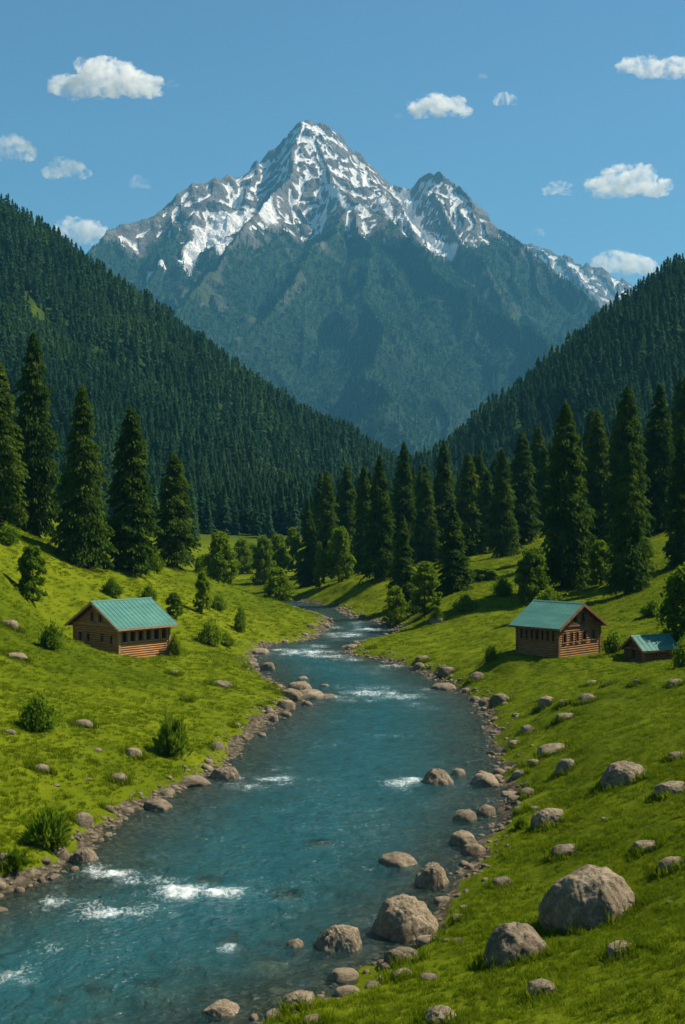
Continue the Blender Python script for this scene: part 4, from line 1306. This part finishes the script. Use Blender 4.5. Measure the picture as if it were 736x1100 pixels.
for i, (cx, yt, yb, w, lab, ms) in enumerate(BOULD):
    me = BIGM[int(ms[1])] if ms[0] == 'B' else ROCKM[int(ms[1])]
    stone(cx, yt, yb, w, lab, me, 'boulders and stones of the valley', rz=(0.2 if ms[0] == 'B' else None))
# drowned stones seen through the water
for cx, cy, w, lab in ((160, 1058, 44, 'drowned pale stone under the water at the bottom left, right one of three'), (106, 1063, 42, 'drowned stone under the water, middle one of three at the bottom left'), (63, 1074, 30, 'drowned stone under the water, left one of three at the bottom left'),
                       (225, 944, 38, 'drowned brown stone just under the surface beside the big rapid'), (290, 1032, 60, 'wide drowned slab in the shallows left of the pointed boulder'),
                       (310, 960, 46, 'drowned slab in midstream right of the big rapid'), (296, 1062, 50, 'drowned slab close to the squat bottom boulder'),
                       (250, 1010, 40, 'drowned stone in the lower river left of the small pale stone'), (345, 905, 40, 'drowned stone in midstream left of the long flat topped boulder'), (390, 985, 44, 'drowned stone against the left side of the biggest blocky boulder')):
    X, Y = W0(cx, cy); R = w * .5 * Y / FOC
    o = link('boulder', ROCKM[rk.integers(0, 9)], None, (X, Y, -0.62)); o.scale = (R * 1.0, R * 1.15, 0.50); o.rotation_euler = (0, 0, rk.random() * 6)
    tag(o, lab, 'boulder', 'boulders and stones of the valley')

# shore stones along both edges
count = 0
def along(line, side, n, ylo, yhi):
    global count
    seg = line[(line[:, 1] > ylo) & (line[:, 1] < yhi)]
    L = np.concatenate([[0], np.cumsum(np.hypot(*np.diff(seg, axis=0).T))])
    # more per metre close to the camera where they show
    k = 0; tr_ = 0
    while k < n and tr_ < n * 30:
        tr_ += 1
        s = L[-1] * rk.random(); i = min(np.searchsorted(L, s), len(seg) - 1); i = max(i, 1)
        a, b = seg[i - 1], seg[i]; t = (s - L[i - 1]) / max(1e-6, L[i] - L[i - 1]); p = a + (b - a) * t
        nrm_ = np.array([(b - a)[1], -(b - a)[0]]); nrm_ /= np.linalg.norm(nrm_) + 1e-9; nrm_ *= side
        off = rk.normal() * 0.75 + 0.55
        q = p + nrm_ * off
        R = (0.13 + 0.38 * rk.random() ** 2.4) * (1 + (q[1] - 40) / 260)
        if noise2(q[0] * .25, q[1] * .25, 88) < -0.28: continue
        if any((q[0] - a_) ** 2 + (q[1] - b_) ** 2 < (0.75 * (R + c_)) ** 2 for a_, b_, c_ in rock_xy): continue
        z = max(float(gz(q[0], q[1])), -0.3)
        ms = SMALLM[int(rk.integers(0, 8))] if off > 0.2 else WETM[int(rk.integers(0, 8))]
        o = link('stone', ms, None, (q[0], q[1], z - 0.02)); o.scale = (R, R * (0.6 + 0.5 * rk.random()), R * (0.45 + 0.45 * rk.random())); o.rotation_euler = (rk.normal() * .15, rk.normal() * .15, rk.random() * 6)
        bank = 'left' if side < 0 else 'right'
        y = q[1]
        if side < 0:
            st_ = 'below the large tussocky shrub' if y < 60 else ('between tussocky shrub and jutting point of slabs' if y < 108 else 'upstream of the jutting point of slabs')
        else:
            st_ = 'below the wedge shaped boulder' if y < 54 else ('between midstream boulder and wedge shaped boulder' if y < 78 else ('from the midstream boulder up to the bank turn' if y < 125 else 'past the grassy spit at the river bend'))
        tag(o, 'small shore stone, %s bank %s' % (bank, st_), 'stone', '%s bank stones %s' % (bank, st_))
        rock_xy.append((q[0], q[1], R)); k += 1; count += 1


# river side: LE runs upstream with the water on its right
along(LES, -1, 38, 44, 74); along(LES, -1, 36, 74, 112); along(LES, -1, 22, 112, 200)
along(RES, 1, 26, 37, 60); along(RES, 1, 34, 60, 95); along(RES, 1, 24, 95, 130); along(RES, 1, 22, 130, 200)
print('stones', len(BOULD) + count)
# pebbles too many to count: shingle
rp = np.random.default_rng(31); PP = []
for line, side in ((LES, -1), (RES, 1)):
    seg = line[(line[:, 1] > 30) & (line[:, 1] < 205)]
    L = np.concatenate([[0], np.cumsum(np.hypot(*np.diff(seg, axis=0).T))])
    for k in range(2200):
        s = L[-1] * rp.random(); i = max(1, min(np.searchsorted(L, s), len(seg) - 1)); a, b = seg[i - 1], seg[i]
        p = a + (b - a) * (s - L[i - 1]) / max(1e-6, L[i] - L[i - 1]); nn_ = np.array([(b - a)[1], -(b - a)[0]]); nn_ /= np.linalg.norm(nn_) + 1e-9
        q = p + nn_ * side * (rp.normal() * 0.75 + 0.15)
        PP.append(q)
PP = np.array(PP); cl = noise2(PP[:, 0] * .6, PP[:, 1] * .6, 14) > -0.25; PP = PP[cl]
zz = gz(PP[:, 0], PP[:, 1]); ks = (0.04 + 0.13 * rp.random(len(PP)) ** 2) * (1 + (PP[:, 1] - 40) / 160)
PEB = [rock_mesh(870 + i, 2, 7) for i in range(4)]
o = scatter('shingle', np.stack([PP[:, 0], PP[:, 1], zz], -1), rp.random(len(PP)) * 6.28, np.stack([ks, ks * .8, ks * .55], -1), rp.integers(0, 4, len(PP)), PEB)
tag(o, 'pebbles and shingle strewn along both river banks', 'pebbles', kind='stuff')

# a few flat stones peeping out of the meadow
for cx, cy, w, lab in ((640, 706, 10, 'tiny stone by the right cabin corner'), (655, 735, 12, 'tiny flat stone left below the little shed'), (555, 800, 18, 'half sunken flat stone above the right shingle'), (575, 869, 12, 'tiny white stone left of the peaked boulder'),
                       (650, 880, 9, 'tiny pale stone on open grass right of the peaked boulder'), (720, 970, 9, 'tiny pale stone on the grass near the right edge'), (475, 968, 18, 'pale stone on the grass edge right of the wedge boulder'), (492, 1012, 15, 'small round stone between the blocky and the domed boulder'),
                       (493, 988, 22, 'flat pale stone on the grass right of the blocky boulder'), (460, 1052, 22, 'half sunken pale stone above the bottom rounded boulder'), (533, 1092, 8, 'tiny white stone at the bottom edge'), (95, 838, 8, 'tiny white stone on the left grass'),
                       (190, 700, 9, 'tiny stone on the worn earth beside the left cabin'), (60, 845, 10, 'little pale stone right below the lone stone on the left grass')):
    stone(cx, cy - w * .3, cy + w * .12, w, lab, SMALLM[int(rk.integers(0, 8))], 'boulders and stones of the valley', 'stone', 'stone')


# ------------------------------------------------------------------ cabins
class MB:
    def __init__(s): s.v = []; s.f = []
    def box(s, x0, x1, y0, y1, z0, z1):
        b = len(s.v); s.v += [(x0, y0, z0), (x1, y0, z0), (x1, y1, z0), (x0, y1, z0), (x0, y0, z1), (x1, y0, z1), (x1, y1, z1), (x0, y1, z1)]
        s.f += [[b + i for i in q] for q in ((0, 3, 2, 1), (4, 5, 6, 7), (0, 1, 5, 4), (1, 2, 6, 5), (2, 3, 7, 6), (3, 0, 4, 7))]
    def log(s, a0, a1, z0, z1, fixed, depth, axis, out):
        """a half-round timber from a0 to a1 along an axis; fixed = wall plane, out = outward sign"""
        if a1 - a0 < 0.02: return
        h = z1 - z0; prof = [(-depth, 0.0), (0.0, 0.04 * h), (0.055, 0.22 * h), (0.075, 0.5 * h), (0.055, 0.78 * h), (0.0, 0.96 * h), (-depth, h)]
        b = len(s.v)
        for a in (a0, a1):
            for d, z in prof:
                o_ = fixed + out * d
                s.v.append((a, o_, z0 + z) if axis == 'x' else (o_, a, z0 + z))
        n = len(prof)
        for i in range(n): j = (i + 1) % n; s.f.append([b + i, b + j, b + n + j, b + n + i])
        s.f.append([b + i for i in range(n)][::-1]); s.f.append([b + n + i for i in range(n)])
    def prism(s, pts, d):
        """closed polygon of 3D points swept by vector d"""
        b = len(s.v); n = len(pts); s.v += [tuple(p) for p in pts] + [tuple(np.array(p) + np.array(d)) for p in pts]
        s.f.append([b + i for i in range(n)][::-1]); s.f.append([b + n + i for i in range(n)])
        for i in range(n): j = (i + 1) % n; s.f.append([b + i, b + j, b + n + j, b + n + i])
    def build(s, name, mat, parent, label=None):
        me = np_mesh(name, s.v, s.f, [mat]); bm = bmesh.new(); bm.from_mesh(me); bmesh.ops.recalc_face_normals(bm, faces=bm.faces); bm.to_mesh(me); bm.free()
        o = link(name, me, parent)
        if label: o['label'] = label
        return o


def cut(a0, a1, holes):
    segs = [(a0, a1)]
    for h0, h1 in holes:
        out = []
        for s0, s1 in segs:
            if h1 <= s0 or h0 >= s1: out.append((s0, s1)); continue
            if h0 > s0: out.append((s0, h0))
            if h1 < s1: out.append((h1, s1))
        segs = out
    return segs


def cabin(name, loc, rz, W, L, He, Hr, label, front, side_px, side_nx=(), over=0.55, lean=0.16, wallmat='log', trim='trim', posts=None, group=None, zbase=-0.9, door=None):
    """gable fronts at y = +-L/2; long sides at x = +-W/2. openings are (centre, z0, width, height)"""
    t = empty(name, loc, rz); tag(t, label, 'cabin' if name != 'shed' else 'shed', group)
    ch = 0.21; th = 0.16
    sl = (Hr - He) / (W / 2)
    def wall(axis, fixed, out, a0, a1, ops, gable=False, lab=None):
        mb = MB(); z = zbase
        zmax = Hr if gable else He
        while z < zmax - 0.02:
            z1 = min(z + ch, zmax)
            lo, hi = a0, a1
            if gable and z1 > He:
                wdt = max(0.0, (Hr - z1) / sl); lo, hi = -wdt, wdt
            holes = [(c - w / 2, c + w / 2) for c, zo, w, h in ops if z1 - 0.1 > zo and z + 0.1 < zo + h]
            for s0, s1 in cut(lo, hi, holes): mb.log(s0, s1, z, z1, fixed, th, axis, out)
            if gable and z1 > He and hi > lo + .05:      # close the slanted ends
                pass
            z = z1
        if gable:                                         # boarding that follows the roof line behind the timbers
            y = fixed - out * th * 0.9
            holes_z = [o_ for o_ in ops if o_[1] + o_[3] > He]
            mb.prism([(-W / 2 + .06, y, He - 0.1), (-W / 2 + .06, y, He + .0), (0, y, Hr - 0.06), (W / 2 - .06, y, He + .0), (W / 2 - .06, y, He - 0.1)], (0, -out * 0.05, 0))
        return mb.build('wall', M[wallmat], t, lab)
    ww_ = []
    fr = wall('x', -L / 2, -1, -W / 2, W / 2, front, True); bk = wall('x', L / 2, 1, -W / 2, W / 2, [], True)
    sp_ = wall('y', W / 2, 1, -L / 2 + th, L / 2 - th, side_px); sn_ = wall('y', -W / 2, -1, -L / 2 + th, L / 2 - th, side_nx)
    # corner posts
    for sx in (-1, 1):
        for sy in (-1, 1):
            mb = MB(); cx_, cy_ = sx * W / 2, sy * L / 2; mb.box(cx_ - .11, cx_ + .11, cy_ - .11, cy_ + .11, zbase, He - 0.02); mb.build('corner_post', M[trim], t)
    # windows: frame, pane, mullion set into each opening
    def window(axis, fixed, out, c, z0, w, h, wallo, openw=False):
        f = MB(); p = MB(); b = 0.06
        def put(mb, a0, a1, d0, d1, z0_, z1_):
            lo, hi = sorted((fixed + out * d0, fixed + out * d1))
            if axis == 'x': mb.box(a0, a1, lo, hi, z0_, z1_)
            else: mb.box(lo, hi, a0, a1, z0_, z1_)
        put(f, c - w / 2, c - w / 2 + b, -th, .10, z0, z0 + h); put(f, c + w / 2 - b, c + w / 2, -th, .10, z0, z0 + h)
        put(f, c - w / 2 + b, c + w / 2 - b, -th, .10, z0, z0 + b); put(f, c - w / 2 + b, c + w / 2 - b, -th, .10, z0 + h - b, z0 + h)
        if not openw and w > 0.5: put(f, c - .018, c + .018, -.09, -.05, z0 + b, z0 + h - b)
        fo = f.build('window', M[trim], t)
        if not openw:
            put(p, c - w / 2 + b, c + w / 2 - b, -.10, -.09 - .004, z0 + b, z0 + h - b); p.build('pane', M['glass'], fo)
        s_ = MB(); put(s_, c - w / 2 - .05, c + w / 2 + .05, .078, .15, z0 - .06, z0 - .002); s_.build('sill', M[trim], fo)
    for c, z0, w, h in front: window('x', -L / 2, -1, c, z0, w, h, fr)
    for c, z0, w, h in side_px: window('y', W / 2, 1, c, z0, w, h, sp_, posts == 'px')
    for c, z0, w, h in side_nx: window('y', -W / 2, -1, c, z0, w, h, sn_)
    # boarded floor and, where the gallery is open, a dark inner wall
    mb = MB(); mb.box(-W / 2 + th + .01, W / 2 - th - .01, -L / 2 + th + .01, L / 2 - th - .01, 0.10, 0.18); mb.build('floor', M['plank'], t)
    mb = MB(); mb.box(-W / 2 + th + .01, W / 2 - th - .01, -L / 2 + th + .01, L / 2 - th - .01, He - .14, He - .06); mb.build('loft_floor', M['plank'], t)
    if posts == 'px':
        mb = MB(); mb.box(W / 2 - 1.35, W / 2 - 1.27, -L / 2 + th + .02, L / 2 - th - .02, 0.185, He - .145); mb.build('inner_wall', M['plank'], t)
    mb = MB(); mb.box(-W / 2 - .06, W / 2 + .06, -L / 2 - .10, L / 2 + .10, zbase - 0.5, zbase + 0.62); 
    ft = mb.build('footing', M['footing'], t); 
    ft.location.z = -0.0
    # beam under the eaves and between storey and gable
    mb = MB()
    mb.box(W / 2 + .078, W / 2 + .16, -L / 2, L / 2, He - .26, He - .06); mb.build('eaves_beam', M[trim], t)
    mb = MB(); mb.box(-W / 2 - .16, -W / 2 - .078, -L / 2, L / 2, He - .26, He - .06); mb.build('eaves_beam', M[trim], t)
    mb = MB(); mb.box(-W / 2, W / 2, -L / 2 - .15, -L / 2 - .078, He - .12, He + .06); mb.build('gable_beam', M[trim], t)
    # roof
    Lr = L / 2 + over; We = W / 2 + over; ze = He - sl * over
    rt = 0.07
    roof = empty('roof', (0, 0, 0)); roof.parent = t
    nrm_ = np.array([sl, 0, 1.0]); nrm_ /= np.linalg.norm(nrm_)
    for sx in (-1, 1):
        mb = MB(); up = 0.10
        a = np.array([0.004 * sx, -Lr, Hr + up]); b = np.array([sx * We, -Lr, ze + up])
        n_ = np.array([sx * nrm_[0], 0, nrm_[2]])
        mb.prism([a, b, b + n_ * rt, a + n_ * rt], (0, 2 * Lr, 0))
        n_r = int(2 * Lr / 0.48)
        for k in range(n_r + 1):                       # standing seams
            y = -Lr + 0.02 + k * (2 * Lr - 0.07) / n_r
            a2 = np.array([0.03 * sx, y, Hr + up]) + n_ * (rt - .001); b2 = np.array([sx * (We - .01), y, ze + up + 0.01 * sl]) + n_ * (rt - .001)
            mb.prism([a2, b2, b2 + n_ * 0.022, a2 + n_ * 0.022], (0, 0.035, 0))
        mb.build('roof_sheet', M['roofm'], roof)
        # timber deck under the sheet
        mb = MB(); a3 = a - n_ * 0.004; b3 = b - n_ * 0.004; mb.prism([a3 + (0, .05, 0), b3 + (-.06 * sx, .05, 0.06 * sl), b3 - n_ * .05 + (-.06 * sx, .05, 0.06 * sl), a3 - n_ * .05 + (0, .05, 0)], (0, 2 * Lr - .1, 0))
        mb.build('roof_deck', M['plank'], roof)
        for sy in (-1, 1):                             # barge boards
            mb = MB(); y = sy * Lr
            a4 = np.array([0, y, Hr + up + rt * 0.9]); b4 = np.array([sx * (We + .02), y, ze + up + rt * .9 - .02 * sl])
            mb.prism([a4, b4, b4 - np.array([0, 0, .26]), a4 - np.array([0, 0, .26])], (0, sy * 0.05, 0)); mb.build('barge_board', M[trim], roof)
        mb = MB(); xa = sx * (We + .005); x0, x1 = sorted((xa, xa + sx * .05)); mb.box(x0, x1, -Lr + .001, Lr - .001, ze - .02, ze + .15); mb.build('fascia', M[trim], roof)
    mb = MB(); mb.prism([(-.16, -Lr - .055, Hr + .10 + rt - .16 * sl + .05), (0, -Lr - .055, Hr + .10 + rt + .075), (.16, -Lr - .055, Hr + .10 + rt - .16 * sl + .05), (0, -Lr - .055, Hr + .10 + rt + .04)], (0, 2 * Lr + .11, 0)); mb.build('ridge_cap', M['roofm'], roof)
    return t


def corner_place(px, py, Y, rz, W, L, sx):
    """put the visible corner (sx*W/2, -L/2) at a pixel"""
    X, Yc, Z = P(px, py, Y)
    cx, cy = sx * W / 2, -L / 2
    return (X - (cx * math.cos(rz) - cy * math.sin(rz)), Yc - (cx * math.sin(rz) + cy * math.cos(rz)), Z)


# left cabin: its gable looks left, the open gallery looks right
rzl = rad(-43); W_, L_ = 7.1, 5.9
loc = corner_place(128, 709, 114.5, rzl, W_, L_, 1)
gal = [(-L_ / 2 + 0.62 + k * 0.93, 1.55, 0.76, 1.05) for k in range(6)]
cabin('cabin', loc, rzl, W_, L_, 3.1, 5.1, 'timber cabin with open six bay gallery and teal metal roof on the left meadow',
      [(-2.5, 1.35, .75, .95), (-1.2, 1.35, .7, .85), (1.0, 1.4, .65, .75), (2.4, 1.35, .7, .85), (-0.6, 3.3, .8, 1.0), (0.75, 3.3, .8, 1.0)], gal, [(-2, 1.4, .6, .9), (1.5, 1.4, .6, .9)],
      over=0.62, posts='px', group='timber cabins')
CAB = [(loc[0], loc[1], 4.6)]
# right cabin: gable looks right, long side looks left
rzr = rad(43); W2, L2 = 6.3, 4.75
loc = corner_place(600, 707, 112, rzr, W2, L2, -1)
side = [(-L2 / 2 + 0.55 + k * 0.61, 1.45, 0.36 if k != 3 else .5, 0.95) for k in range(7)]
cabin('cabin', loc, rzr, W2, L2, 2.85, 4.65, 'closed timber cabin with small windows and teal metal roof on the right meadow',
      [(-2.3, 1.3, .55, .9), (-1.25, 1.3, .45, .95), (-.4, 1.3, .45, .95), (.7, 1.35, .7, .9), (2.1, 1.35, .6, .9), (-.75, 3.05, .7, .95), (.55, 3.05, .65, .95)], [(-1.5, 1.3, .6, .9), (1.2, 1.3, .6, .9)], side,
      over=0.55, wallmat='plank2', trim='dark_trim', group='timber cabins')
CAB.append((loc[0], loc[1], 4.2))
# little shed
rzs = rad(-66); W3, L3 = 2.5, 3.5
loc = corner_place(691, 713, 108, rzs, W3, L3, 1)
cabin('shed', (loc[0], loc[1], loc[2]), rzs, W3, L3, 1.25, 2.15, 'little dark timber shed with a teal roof right of the right cabin',
      [(0, 0.25, .7, 1.0)], [(-.4, .55, .35, .4)], [], over=0.35, wallmat='plank', trim='dark_trim', zbase=-0.5)
CAB.append((loc[0], loc[1], 2.4))

# grass, kept off the stones and out of the cabins
keep = np.ones(len(GRASS_P), bool)
for x, y, R in CAB + [q for q in rock_xy if q[2] > 0.45]:
    keep &= (GRASS_P[:, 0] - x) ** 2 + (GRASS_P[:, 1] - y) ** 2 > (R * 0.82) ** 2
GP, GS = GRASS_P[keep], GRASS_S[keep]
rg = np.random.default_rng(4)
ring = []; rs_ = []
for x, y, R in rock_xy:                                # longer blades round the foot of the stones
    if R < 0.35 or y > 140: continue
    n_ = int(16 + 26 * R); a_ = rg.random(n_) * 6.28; q_ = R * (0.82 + 0.38 * rg.random(n_))
    X_ = x + np.cos(a_) * q_; Y_ = y + np.sin(a_) * q_ * .85; ok_ = river_sd(X_, Y_) > 1.2
    ring.append(np.stack([X_, Y_, gz(X_, Y_)], -1)[ok_]); k_ = (0.9 + 0.8 * rg.random(ok_.sum())) * (1 + y / 200)
    rs_.append(np.stack([k_, k_, k_ * 1.15], -1))
GP = np.concatenate([GP] + ring); GS = np.concatenate([GS] + rs_)
print('tufts', len(GP))
o = scatter('grass', GP, rg.random(len(GP)) * 6.28, GS, rg.choice(4, len(GP), p=[.35, .25, .3, .1]), TUFT)
tag(o, 'short lush green grass covering the meadow', 'grass', kind='stuff')
# ------------------------------------------------------------------ sun, sky, clouds, air, camera
SUN_EL, SUN_AZ = 50.0, 72.0       # azimuth clockwise from the view direction (+Y)
sv = Vector((math.sin(rad(SUN_AZ)) * math.cos(rad(SUN_EL)), math.cos(rad(SUN_AZ)) * math.cos(rad(SUN_EL)), math.sin(rad(SUN_EL))))
sl = bpy.data.lights.new('sun', 'SUN'); sl.energy = 5.0; sl.angle = rad(0.55); sl.color = (1.0, 0.90, 0.72)
so = bpy.data.objects.new('sun', sl); COL.objects.link(so); so.rotation_euler = (-sv).to_track_quat('-Z', 'Y').to_euler(); so.location = (200, 100, 300)
w = bpy.data.worlds.new('World'); SC.world = w; w.use_nodes = True
wt = NT(w.node_tree); bg = w.node_tree.nodes['Background']
sk = wt.new('ShaderNodeTexSky', sky_type='NISHITA'); sk.sun_disc = False; sk.sun_elevation = rad(SUN_EL); sk.sun_rotation = rad(SUN_AZ)
sk.altitude = 2000; sk.air_density = 1.3; sk.dust_density = 1.0; sk.ozone_density = 1.0
wt.lk(wt.mix(1.0, sk.outputs[0], (0.64, 0.94, 1.02), 'MULTIPLY'), bg.inputs['Color']); bg.inputs['Strength'].default_value = 0.058


def cloud_mat(name, seed, dens, sc):
    m = bpy.data.materials.new(name); m.use_nodes = True; nt = NT(m.node_tree); nt.n.remove(nt.n['Principled BSDF'])
    out = nt.n['Material Output']; v = nt.new('ShaderNodeVolumePrincipled')
    v.inputs['Color'].default_value = (1, 0.975, 0.945, 1); v.inputs['Anisotropy'].default_value = 0.2
    nz = nt.noise(0.0075, 7, 0.72, nt.pos(), 0.8)
    nt.lk(nt.math('MULTIPLY', nt.math('SUBTRACT', nz, 0.455), dens * 9, clamp=False), v.inputs['Density'])
    nt.lk(v.outputs[0], out.inputs['Volume'])
    return m


CM = cloud_mat('cloud_vapour', 0, 0.012, 1)
CMT = cloud_mat('thin_cloud_vapour', 0, 0.0035, 1)


def cloud(cx, cy, w, h, seed, label, Y=11500, lobes=None, thin=False):
    """heap of puffs, flat underneath, fine lobes on its surface"""
    w *= 1.12; h *= 1.14
    r = np.random.default_rng(seed)
    X, Yc, Z = P(cx, cy, Y); sx = w * .5 * Y / FOC; sz = h * .5 * Y / FOC
    bm = bmesh.new(); n = 0
    bmesh.ops.create_icosphere(bm, subdivisions=4, radius=1.0); bv = np.array([q.co[:] for q in bm.verts]); bf = np.array([[q.index for q in f.verts] for f in bm.faces]); bm.free()
    V = []; F = []
    L_ = lobes or [(-.55, -.25, .42), (-.15, .15, .55), (.3, .0, .5), (.68, -.3, .35)]
    puffs = []
    for (a, b, c) in L_:
        puffs.append((a, 0, b, c * 1.0))
        for k in range(9):
            an = r.random() * 6.28; rr_ = c * (0.75 + 0.2 * r.random())
            puffs.append((a + math.cos(an) * rr_ * .8, r.normal() * .3 * c, b + abs(math.sin(an)) * rr_ * .9 * (1 if r.random() > .25 else -.4), c * (0.22 + 0.28 * r.random())))
    for k, (a, d, b, c) in enumerate(puffs):
        p = bv * np.array([c * sx * 0.70, c * sx * 0.62, c * sz * 1.12])
        nrm3 = noise3(bv * 1.9 + k, seed) * .34 + noise3(bv * 4.3 + k, seed + 1) * .26 + noise3(bv * 9 + k, seed + 2) * .16
        p = p * (1 + nrm3)[:, None] + np.array([a * sx * .8, d * sx, b * sz * 0.8])
        zb = -sz * 0.62
        p[:, 2] = np.where(p[:, 2] < zb, zb + (p[:, 2] - zb) * 0.3, p[:, 2])
        V.append(p); F.append(bf + n); n += len(bv)
    me = np_mesh('cloud', np.concatenate(V), np.concatenate(F), [CMT if thin else CM], False)
    o = link('cloud', me, None, (X, Yc, Z))
    md = o.modifiers.new('merge', 'REMESH'); md.mode = 'VOXEL'; md.voxel_size = max(sx / 100, 2.5)
    tag(o, label, 'cloud', 'small white clouds in the blue sky')
    return o


cloud(115, 87, 124, 46, 1, 'widest white cloud at the upper left of the sky', lobes=[(-.72, -.35, .42), (-.35, -.3, .42), (0.0, .25, .62), (.35, -.05, .55), (.72, -.3, .42)])
cloud(185, 90, 18, 11, 2, 'tiny white wisp right of the widest upper left cloud', thin=True)
cloud(14, 160, 58, 38, 3, 'round white cloud cut by the left edge of the photo')
cloud(70, 182, 60, 30, 4, 'small cloud right below the one at the left edge')
cloud(88, 250, 78, 42, 5, 'cloud rising behind the left wooded slope beside the mountain')
cloud(472, 115, 80, 32, 6, 'flat bottomed white cloud right of the summit')
cloud(428, 125, 16, 10, 7, 'tiny wisp left of the flat bottomed cloud', thin=True)
cloud(543, 107, 32, 20, 8, 'small puff right of the flat bottomed cloud')
cloud(702, 72, 82, 34, 9, 'white cloud at the upper right corner of the sky', lobes=[(-.7, .1, .4), (-.3, .2, .4), (.05, -.2, .5), (.6, -.1, .55)])
cloud(676, 197, 100, 42, 10, 'large white cloud above the right wooded ridge', lobes=[(-.65, -.2, .45), (-.25, .1, .55), (.2, .1, .55), (.6, -.2, .42)])
cloud(600, 203, 42, 20, 11, 'small cloud left of the large one above the right ridge', thin=False)
cloud(577, 249, 20, 13, 12, 'tiny puff just over the right shoulder of the mountain', thin=True)
cloud(668, 284, 92, 34, 13, 'low cloud peeping over the distant snowy ridge at the right')
cloud(150, 196, 30, 20, 14, 'very faint wisp above the left mountain ridge', thin=True)
cloud(518, 82, 14, 8, 15, 'very faint wisp above the small puff', thin=True)

# the air: one closed box of pale even haze
hz = MB(); hz.box(-13000, 13000, -2500, 9300, -900, 1860)
m = bpy.data.materials.new('valley_haze'); m.use_nodes = True; nt = NT(m.node_tree); nt.n.remove(nt.n['Principled BSDF']); out = nt.n['Material Output']
v = nt.new('ShaderNodeVolumePrincipled'); v.inputs['Color'].default_value = (0.14, 0.47, 0.74, 1); v.inputs['Density'].default_value = HAZE if 'HAZE' in globals() else 7.5e-5; v.inputs['Anisotropy'].default_value = 0.0
nt.lk(v.outputs[0], out.inputs['Volume'])
ho = hz.build('haze', m, None); tag(ho, 'thin blue haze filling the whole valley air', 'haze', kind='stuff')

cam = bpy.data.cameras.new('camera'); co = bpy.data.objects.new('camera', cam); COL.objects.link(co)
co.location = (0, 0, CAM_H); co.rotation_euler = (rad(90), 0, 0); cam.sensor_fit = 'VERTICAL'; cam.sensor_height = 24; cam.lens = 24 * FOC / 1100.0
cam.clip_start = 0.5; cam.clip_end = 40000
SC.camera = co
SC.view_settings.view_transform = 'Standard'; SC.view_settings.look = 'None'; SC.view_settings.exposure = 0.88; SC.view_settings.gamma = 1.0
SC.render.engine = 'CYCLES'
cy = SC.cycles
cy.max_bounces = 8; cy.diffuse_bounces = 3; cy.glossy_bounces = 3; cy.transmission_bounces = 3; cy.transparent_max_bounces = 12; cy.volume_bounces = 8
cy.caustics_reflective = False; cy.caustics_refractive = False; cy.use_denoising = True
try: cy.denoiser = 'OPENIMAGEDENOISE'
except Exception: pass
cy.sample_clamp_indirect = 6.0
